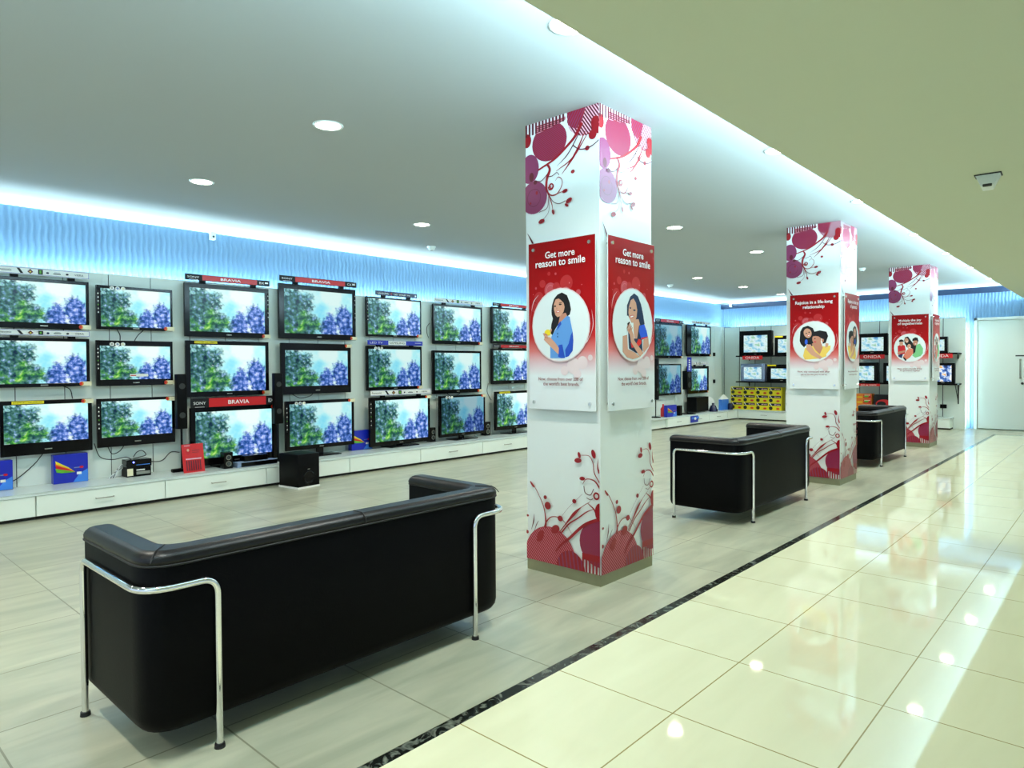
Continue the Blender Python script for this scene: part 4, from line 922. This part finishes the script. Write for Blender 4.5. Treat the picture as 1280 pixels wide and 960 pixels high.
# ------------------------------------------------------------------ sofas (back towards +x, length along y)
def u_outline(xb, xf, hl, tb, ta, rc, ri, rf, n=7):
    """plan of a U: back at x=xb, arm fronts at x=xf, half length hl, back/arm thickness"""
    P = [(xf, -hl), (xb, -hl), (xb, hl), (xf, hl), (xf, hl-ta), (xb-tb, hl-ta), (xb-tb, -hl+ta), (xf, -hl+ta)]
    R = [rf, rc, rc, rf, rf, ri, ri, rf]; out = []
    for i, p in enumerate(P):
        a, b = Vector(P[i-1])-Vector(p), Vector(P[(i+1) % 8])-Vector(p); r = R[i]; p = Vector(p)
        s, e = p+a.normalized()*r, p+b.normalized()*r
        for k in range(n+1): t = k/n; out.append(s*(1-t)**2+p*2*t*(1-t)+e*t*t)
    return out
def u_solid(prof, m, **kw):
    """prof: list of (z, inset)"""
    base = kw; mb = MB(); rings = []
    for z, ins in prof:
        o = u_outline(base['xb']-ins, base['xf']+ins, base['hl']-ins, base['tb']-2*ins, base['ta']-2*ins, max(base['rc']-ins, .01), base['ri']+ins, max(base['rf']-ins*.6, .008))
        rings.append([(p.x, p.y, z) for p in o])
    n = len(rings[0]); vs = [p for r in rings for p in r]
    mb.add(vs, [(i*n+j, i*n+(j+1) % n, (i+1)*n+(j+1) % n, (i+1)*n+j) for i in range(len(rings)-1) for j in range(n)], m, True)
    for ring, flip in ((rings[0], True), (rings[-1], False)):
        for t in tessellate_polygon([[Vector((p[0], p[1], 0)) for p in ring]]):
            t = tuple(t); a, b, c = [Vector(ring[i]) for i in t]; up = (b-a).cross(c-a).z > 0
            if up == flip: t = t[::-1]
            mb.add([ring[i] for i in t], [(0,1,2)], m)
    return mb
def sofa():
    r = thing('sofa', 'x', 'sofa', (0,0,0), 0, 'black leather sofas between the columns')
    K = dict(xb=.282, xf=-.385, hl=.868, tb=.125, ta=.115, rc=.135, ri=.07, rf=.035)
    u_solid([(.100, .035), (.106, .018), (.122, .006), (.15, 0), (.675, 0), (.684, .004)], 'leather', **K).build('upholstered_shell', r)
    K2 = dict(K, xb=.286, hl=.872, xf=-.389, tb=.131, ta=.121)
    u_solid([(.684, .008), (.690, .001), (.702, .0), (.716, .006), (.727, .018), (.732, .032)], 'leather_sheen', **K2).build('arm_and_back_cap', r)
    o = u_outline(K['xb']+.002, K['xf']-.002, K['hl']+.002, .125, .115, .135, .07, .035)
    a = MB(); pts = [(p.x, p.y, .684) for p in o]; a.tube(pts+[pts[0]], .0045, 'stitch', 6)
    for y in (0.,): a.tube([(.292, y, .69), (.288, y, .715), (.262, y, .7335), (.20, y, .7335), (.165, y, .715), (.158, y, .69)], .002, 'stitch', 6)
    for s in (-1, 1): a.tube([(.262, s*.845, .70), (.250, s*.832, .722), (.235, s*.818, .7335), (.17, s*.765, .7335), (.155, s*.752, .71)], .002, 'stitch', 6)
    a.build('piping', r)
    a = MB(); a.box(-.365, .17, -.76, .76, .12, .26, 'leather', .02, 3); a.build('seat_base', r)
    for i in range(2):
        a = MB(); a.box(-.375, .155, -.752+i*.754, -.004+i*.754, .262, .42, 'leather', .035, 4); a.build('seat_cushion', r)
    for s in (-1, 1):
        P = [(-.325, s*.884, .0), (-.325, s*.884, .612), (.2965, s*.884, .612), (.2965, s*.635, .612), (.2965, s*.635, 0)]
        a = MB(); a.tube(fillet(P, [.045, .13, .06], 9), .0125, 'chrome', 16); t = a.build('tube_frame', r)
        for x, y in ((-.325, s*.884), (.2965, s*.635)):
            a = MB(); a.cyl((x, y, 0), (x, y, .016), .019, .017, 'rubber'); a.build('foot_cap', t)
    return r
s0 = sofa(); s0.location = (-2.7215, 1.698, 0); s0['label'] = 'nearest black leather sofa with chrome tube frame, left of the nearest column'
dup(s0, (-2.705, 6.262, 0), 0, 'black leather sofa standing between the nearest and middle columns')
dup(s0, (-2.745, 10.43, 0), 0, 'farthest black leather sofa between the middle and far columns')

# ------------------------------------------------------------------ ceiling fittings
def downlight():
    r = thing('downlight', 'x', 'ceiling light', (0,0,0), 0, 'recessed round downlights')
    a = MB(); n = 32; vs = []; 
    for rr, z in ((.098, 0), (.096, -.005), (.082, -.005), (.078, .0)): vs += [(rr*math.cos(2*PI*i/n), rr*math.sin(2*PI*i/n), z) for i in range(n)]
    a.add(vs, [(k*n+i, k*n+(i+1) % n, (k+1)*n+(i+1) % n, (k+1)*n+i) for k in range(3) for i in range(n)], 'frame', True); a.build('trim_ring', r)
    a = MB(); a.cyl((0,0,-.001), (0,0,-.003), .079, .079, 'lamp', 32); a.build('lamp_disc', r)
    return r
dl = None
spots = []
rn = {-1.97: 'along the edge of the lowered ceiling', -3.96: 'in the middle row, over the aisle', -5.95: 'in the row nearest the left wall'}
lights = [(-3.96, 2.50), (-3.96, 4.80), (-3.96, 7.05), (-3.96, 9.36), (-3.96, 11.4), (-3.96, 13.4), (-5.95, 2.52), (-5.95, 4.94), (-5.95, 7.15), (-5.95, 9.35), (-5.95, 11.43), (-5.95, 13.4), (-5.95, 15.4),
          (-1.97, 2.53), (-1.97, 5.04), (-1.97, 7.15), (-1.97, 9.45), (-1.97, 11.4), (-1.97, 13.4), (-1.97, 15.4), (-3.96, .3), (-5.95, .3), (-1.97, .3), (-5.95, -1.9), (-3.96, -1.9), (-1.97, -1.9)]
ordn = ['first', 'second', 'third', 'fourth', 'fifth', 'sixth', 'seventh']
cnt = {}
for x, y in lights:
    if dl is None: o = dl = downlight()
    else: o = dup(dl, (0,0,0))
    o.location = (x, y, ZC)
    if y > 1: k = cnt.get(x, 0); cnt[x] = k+1; o['label'] = 'lit round downlight %s, %s from the camera' % (rn[x], ordn[k])
    else: o['label'] = 'lit round downlight behind the camera '+rn[x]
    L = bpy.data.lights.new('downlight_beam', 'SPOT'); L.energy = 42; L.color = (1., .95, .84); L.spot_size = 2.3; L.spot_blend = .8; L.shadow_soft_size = .07
    lo = bpy.data.objects.new('downlight_beam', L); COL.objects.link(lo); lo.parent = o; lo.location = (0, 0, -.03)
def dome(x, y, z, label, dark=False, s=1.):
    a = MB(); a.lathe((x, y, z), [(.058*s, 0), (.058*s, -.012*s), (.050*s, -.018*s), (.046*s, -.034*s), (.03*s, -.05*s), (.012*s, -.055*s), (.0001, -.056*s)], 'frame')
    r = thing('ceiling_detector', label, 'detector', (x, y, z)); a.v = [(p[0]-x, p[1]-y, p[2]-z) for p in a.v]; a.build('housing', r)
    a = MB(); a.lathe((.0, .0, -.050*s), [(.02*s, 0), (.018*s, -.008*s), (.0001, -.011*s)], 'rail' if dark else 'steel'); a.build('sensor', r)
dome(-6.95, 5.93, ZC, 'small round smoke detector near the glowing left ceiling edge')
dome(-6.84, 12.0, ZC, 'small detector on the ceiling just right of the nearest column')
dome(-3.35, 12.2, ZC, 'dark-lensed dome camera between the middle and far columns', True, .9)
def pir():
    r = thing('ceiling_detector', 'slanted white detector under the beige lowered ceiling at the right', 'detector', (-.715, 5.42, ZL), .05)
    a = MB(); a.add([(-.055, -.03, 0), (.055, -.03, 0), (.055, .045, 0), (-.055, .045, 0), (-.028, -.048, -.062), (.028, -.048, -.062), (.022, .0, -.078), (-.022, .0, -.078)],
      [(0,1,2,3), (1,0,4,5), (5,4,7,6), (2,1,5,6), (0,3,7,4), (3,2,6,7)], 'frame'); a.build('housing', r)
    a = MB(); a.box(-.058, .058, -.034, .048, -.006, 0, 'rail', .002); a.build('mount_plate', r)
    a = MB(); a.box(-.02, .02, -.051, -.03, -.066, -.054, 'rail', .003); a.build('sensor_slot', r)
    r.scale = (1.3, 1.3, 1.35)
pir()
for x, y, lb in ((-7.95, 3.48, 'small white camera where the wave panel meets the ceiling'), (-7.70, 16.58, 'small white camera at the ceiling in the far room corner')):
    r = thing('wall_camera', lb, 'camera', (x, y, 2.835)); a = MB(); a.box(-.025, .03, -.03, .03, 0, .095, 'frame', .006); a.build('housing', r); a = MB(); a.cyl((.028, 0, .035), (.036, 0, .035), .013, .011, 'rail'); a.build('lens', r)

# ------------------------------------------------------------------ light
def strip(name, x0, x1, y0, y1, z, label):
    a = MB(); a.box(x0, x1, y0, y1, z-.008, z, 'led'); a.build(name, label=label, cat='light strip', group='cove light strips')
def area(name, loc, rot, sx, sy, e, col):
    L = bpy.data.lights.new(name, 'AREA'); L.shape = 'RECTANGLE'; L.size = sx; L.size_y = sy; L.energy = e; L.color = col
    o = bpy.data.objects.new(name, L); COL.objects.link(o); o.location = loc; o.rotation_euler = rot; return o
CY = (.54, .83, 1.); CW = (.66, .92, 1.)
strip('light_strip', -8.09, -8.05, .2, 16.6, 2.875, 'light strip hidden behind the top of the left wave panel')
strip('light_strip', -7.862, -7.832, .2, 16.4, 2.235, 'light strip hidden behind the top of the left cladding')
strip('light_strip', -1.276, -1.252, -4.0, 16.5, 2.86, 'light strip hidden on top of the lowered ceiling edge')
strip('light_strip', -7.8, -2.0, 16.76, 16.79, 2.875, 'light strip hidden behind the top of the back wave panel')
strip('light_strip', -7.7, -2.60, 16.52, 16.55, 2.235, 'light strip hidden behind the top of the back cladding')
a = MB(); a.box(-2.56, -2.54, 16.452, 16.47, .0, 2.2, 'led'); a.build('light_strip', label='upright light strip in the slot left of the white door', cat='light strip', group='cove light strips')
Yc = 8.4
area('cove_light', (-8.06, Yc, 2.921), (0, -PI/2-.12, 0), .012, 16.2, 250, CY)
area('cove_light', (-7.905, Yc, 2.25), (PI, 0, 0), .04, 16.2, 120, CW)
area('cove_light', (-1.28, 6.3, 2.80), (0, PI/2+.95, 0), .10, 20.2, 210, CY)
area('cove_light', (-1.43, 6.3, 2.668), (PI, -.6, 0), .05, 20.2, 420, CY)
area('cove_light', (-4.9, 16.76, 2.921), (-PI/2-.12, 0, 0), 5.8, .012, 85, CY)
area('cove_light', (-5.15, 16.535, 2.25), (PI, 0, 0), 5.1, .04, 45, CW)
area('cove_light', (-2.57, 16.57, 1.15), (PI/2, 0, .3), .05, 2.1, 13, CW)
W = bpy.data.worlds.new('World'); SC.world = W; W.use_nodes = True
W.node_tree.nodes['Background'].inputs['Color'].default_value = (.62, .80, 1., 1); W.node_tree.nodes['Background'].inputs['Strength'].default_value = .9

# ------------------------------------------------------------------ camera
cam = bpy.data.cameras.new('Camera'); co = bpy.data.objects.new('Camera', cam); COL.objects.link(co)
R = Vector((.74650295, .66535875, -.00557533)); U = Vector((-.00823604, .01761833, .99981086)); F = Vector((-.66533113, .74631584, -.01863206))
mt = Matrix(((R.x, U.x, -F.x, 0), (R.y, U.y, -F.y, 0), (R.z, U.z, -F.z, 1.3605), (0,0,0,1)))
co.matrix_world = mt
cam.sensor_width = 36; cam.lens = 848.295/1280*36; cam.shift_x = (640-657.0855)/1280; cam.shift_y = (472.789-480)/1280; cam.clip_start = .05
SC.camera = co
SC.view_settings.view_transform = 'Standard'; SC.view_settings.look = 'None'; SC.view_settings.gamma = 1; SC.view_settings.use_curve_mapping = False
SC.view_settings.exposure = .38
SC.cycles.use_denoising = True
SC.cycles.max_bounces = 8; SC.cycles.diffuse_bounces = 5; SC.cycles.sample_clamp_indirect = 6
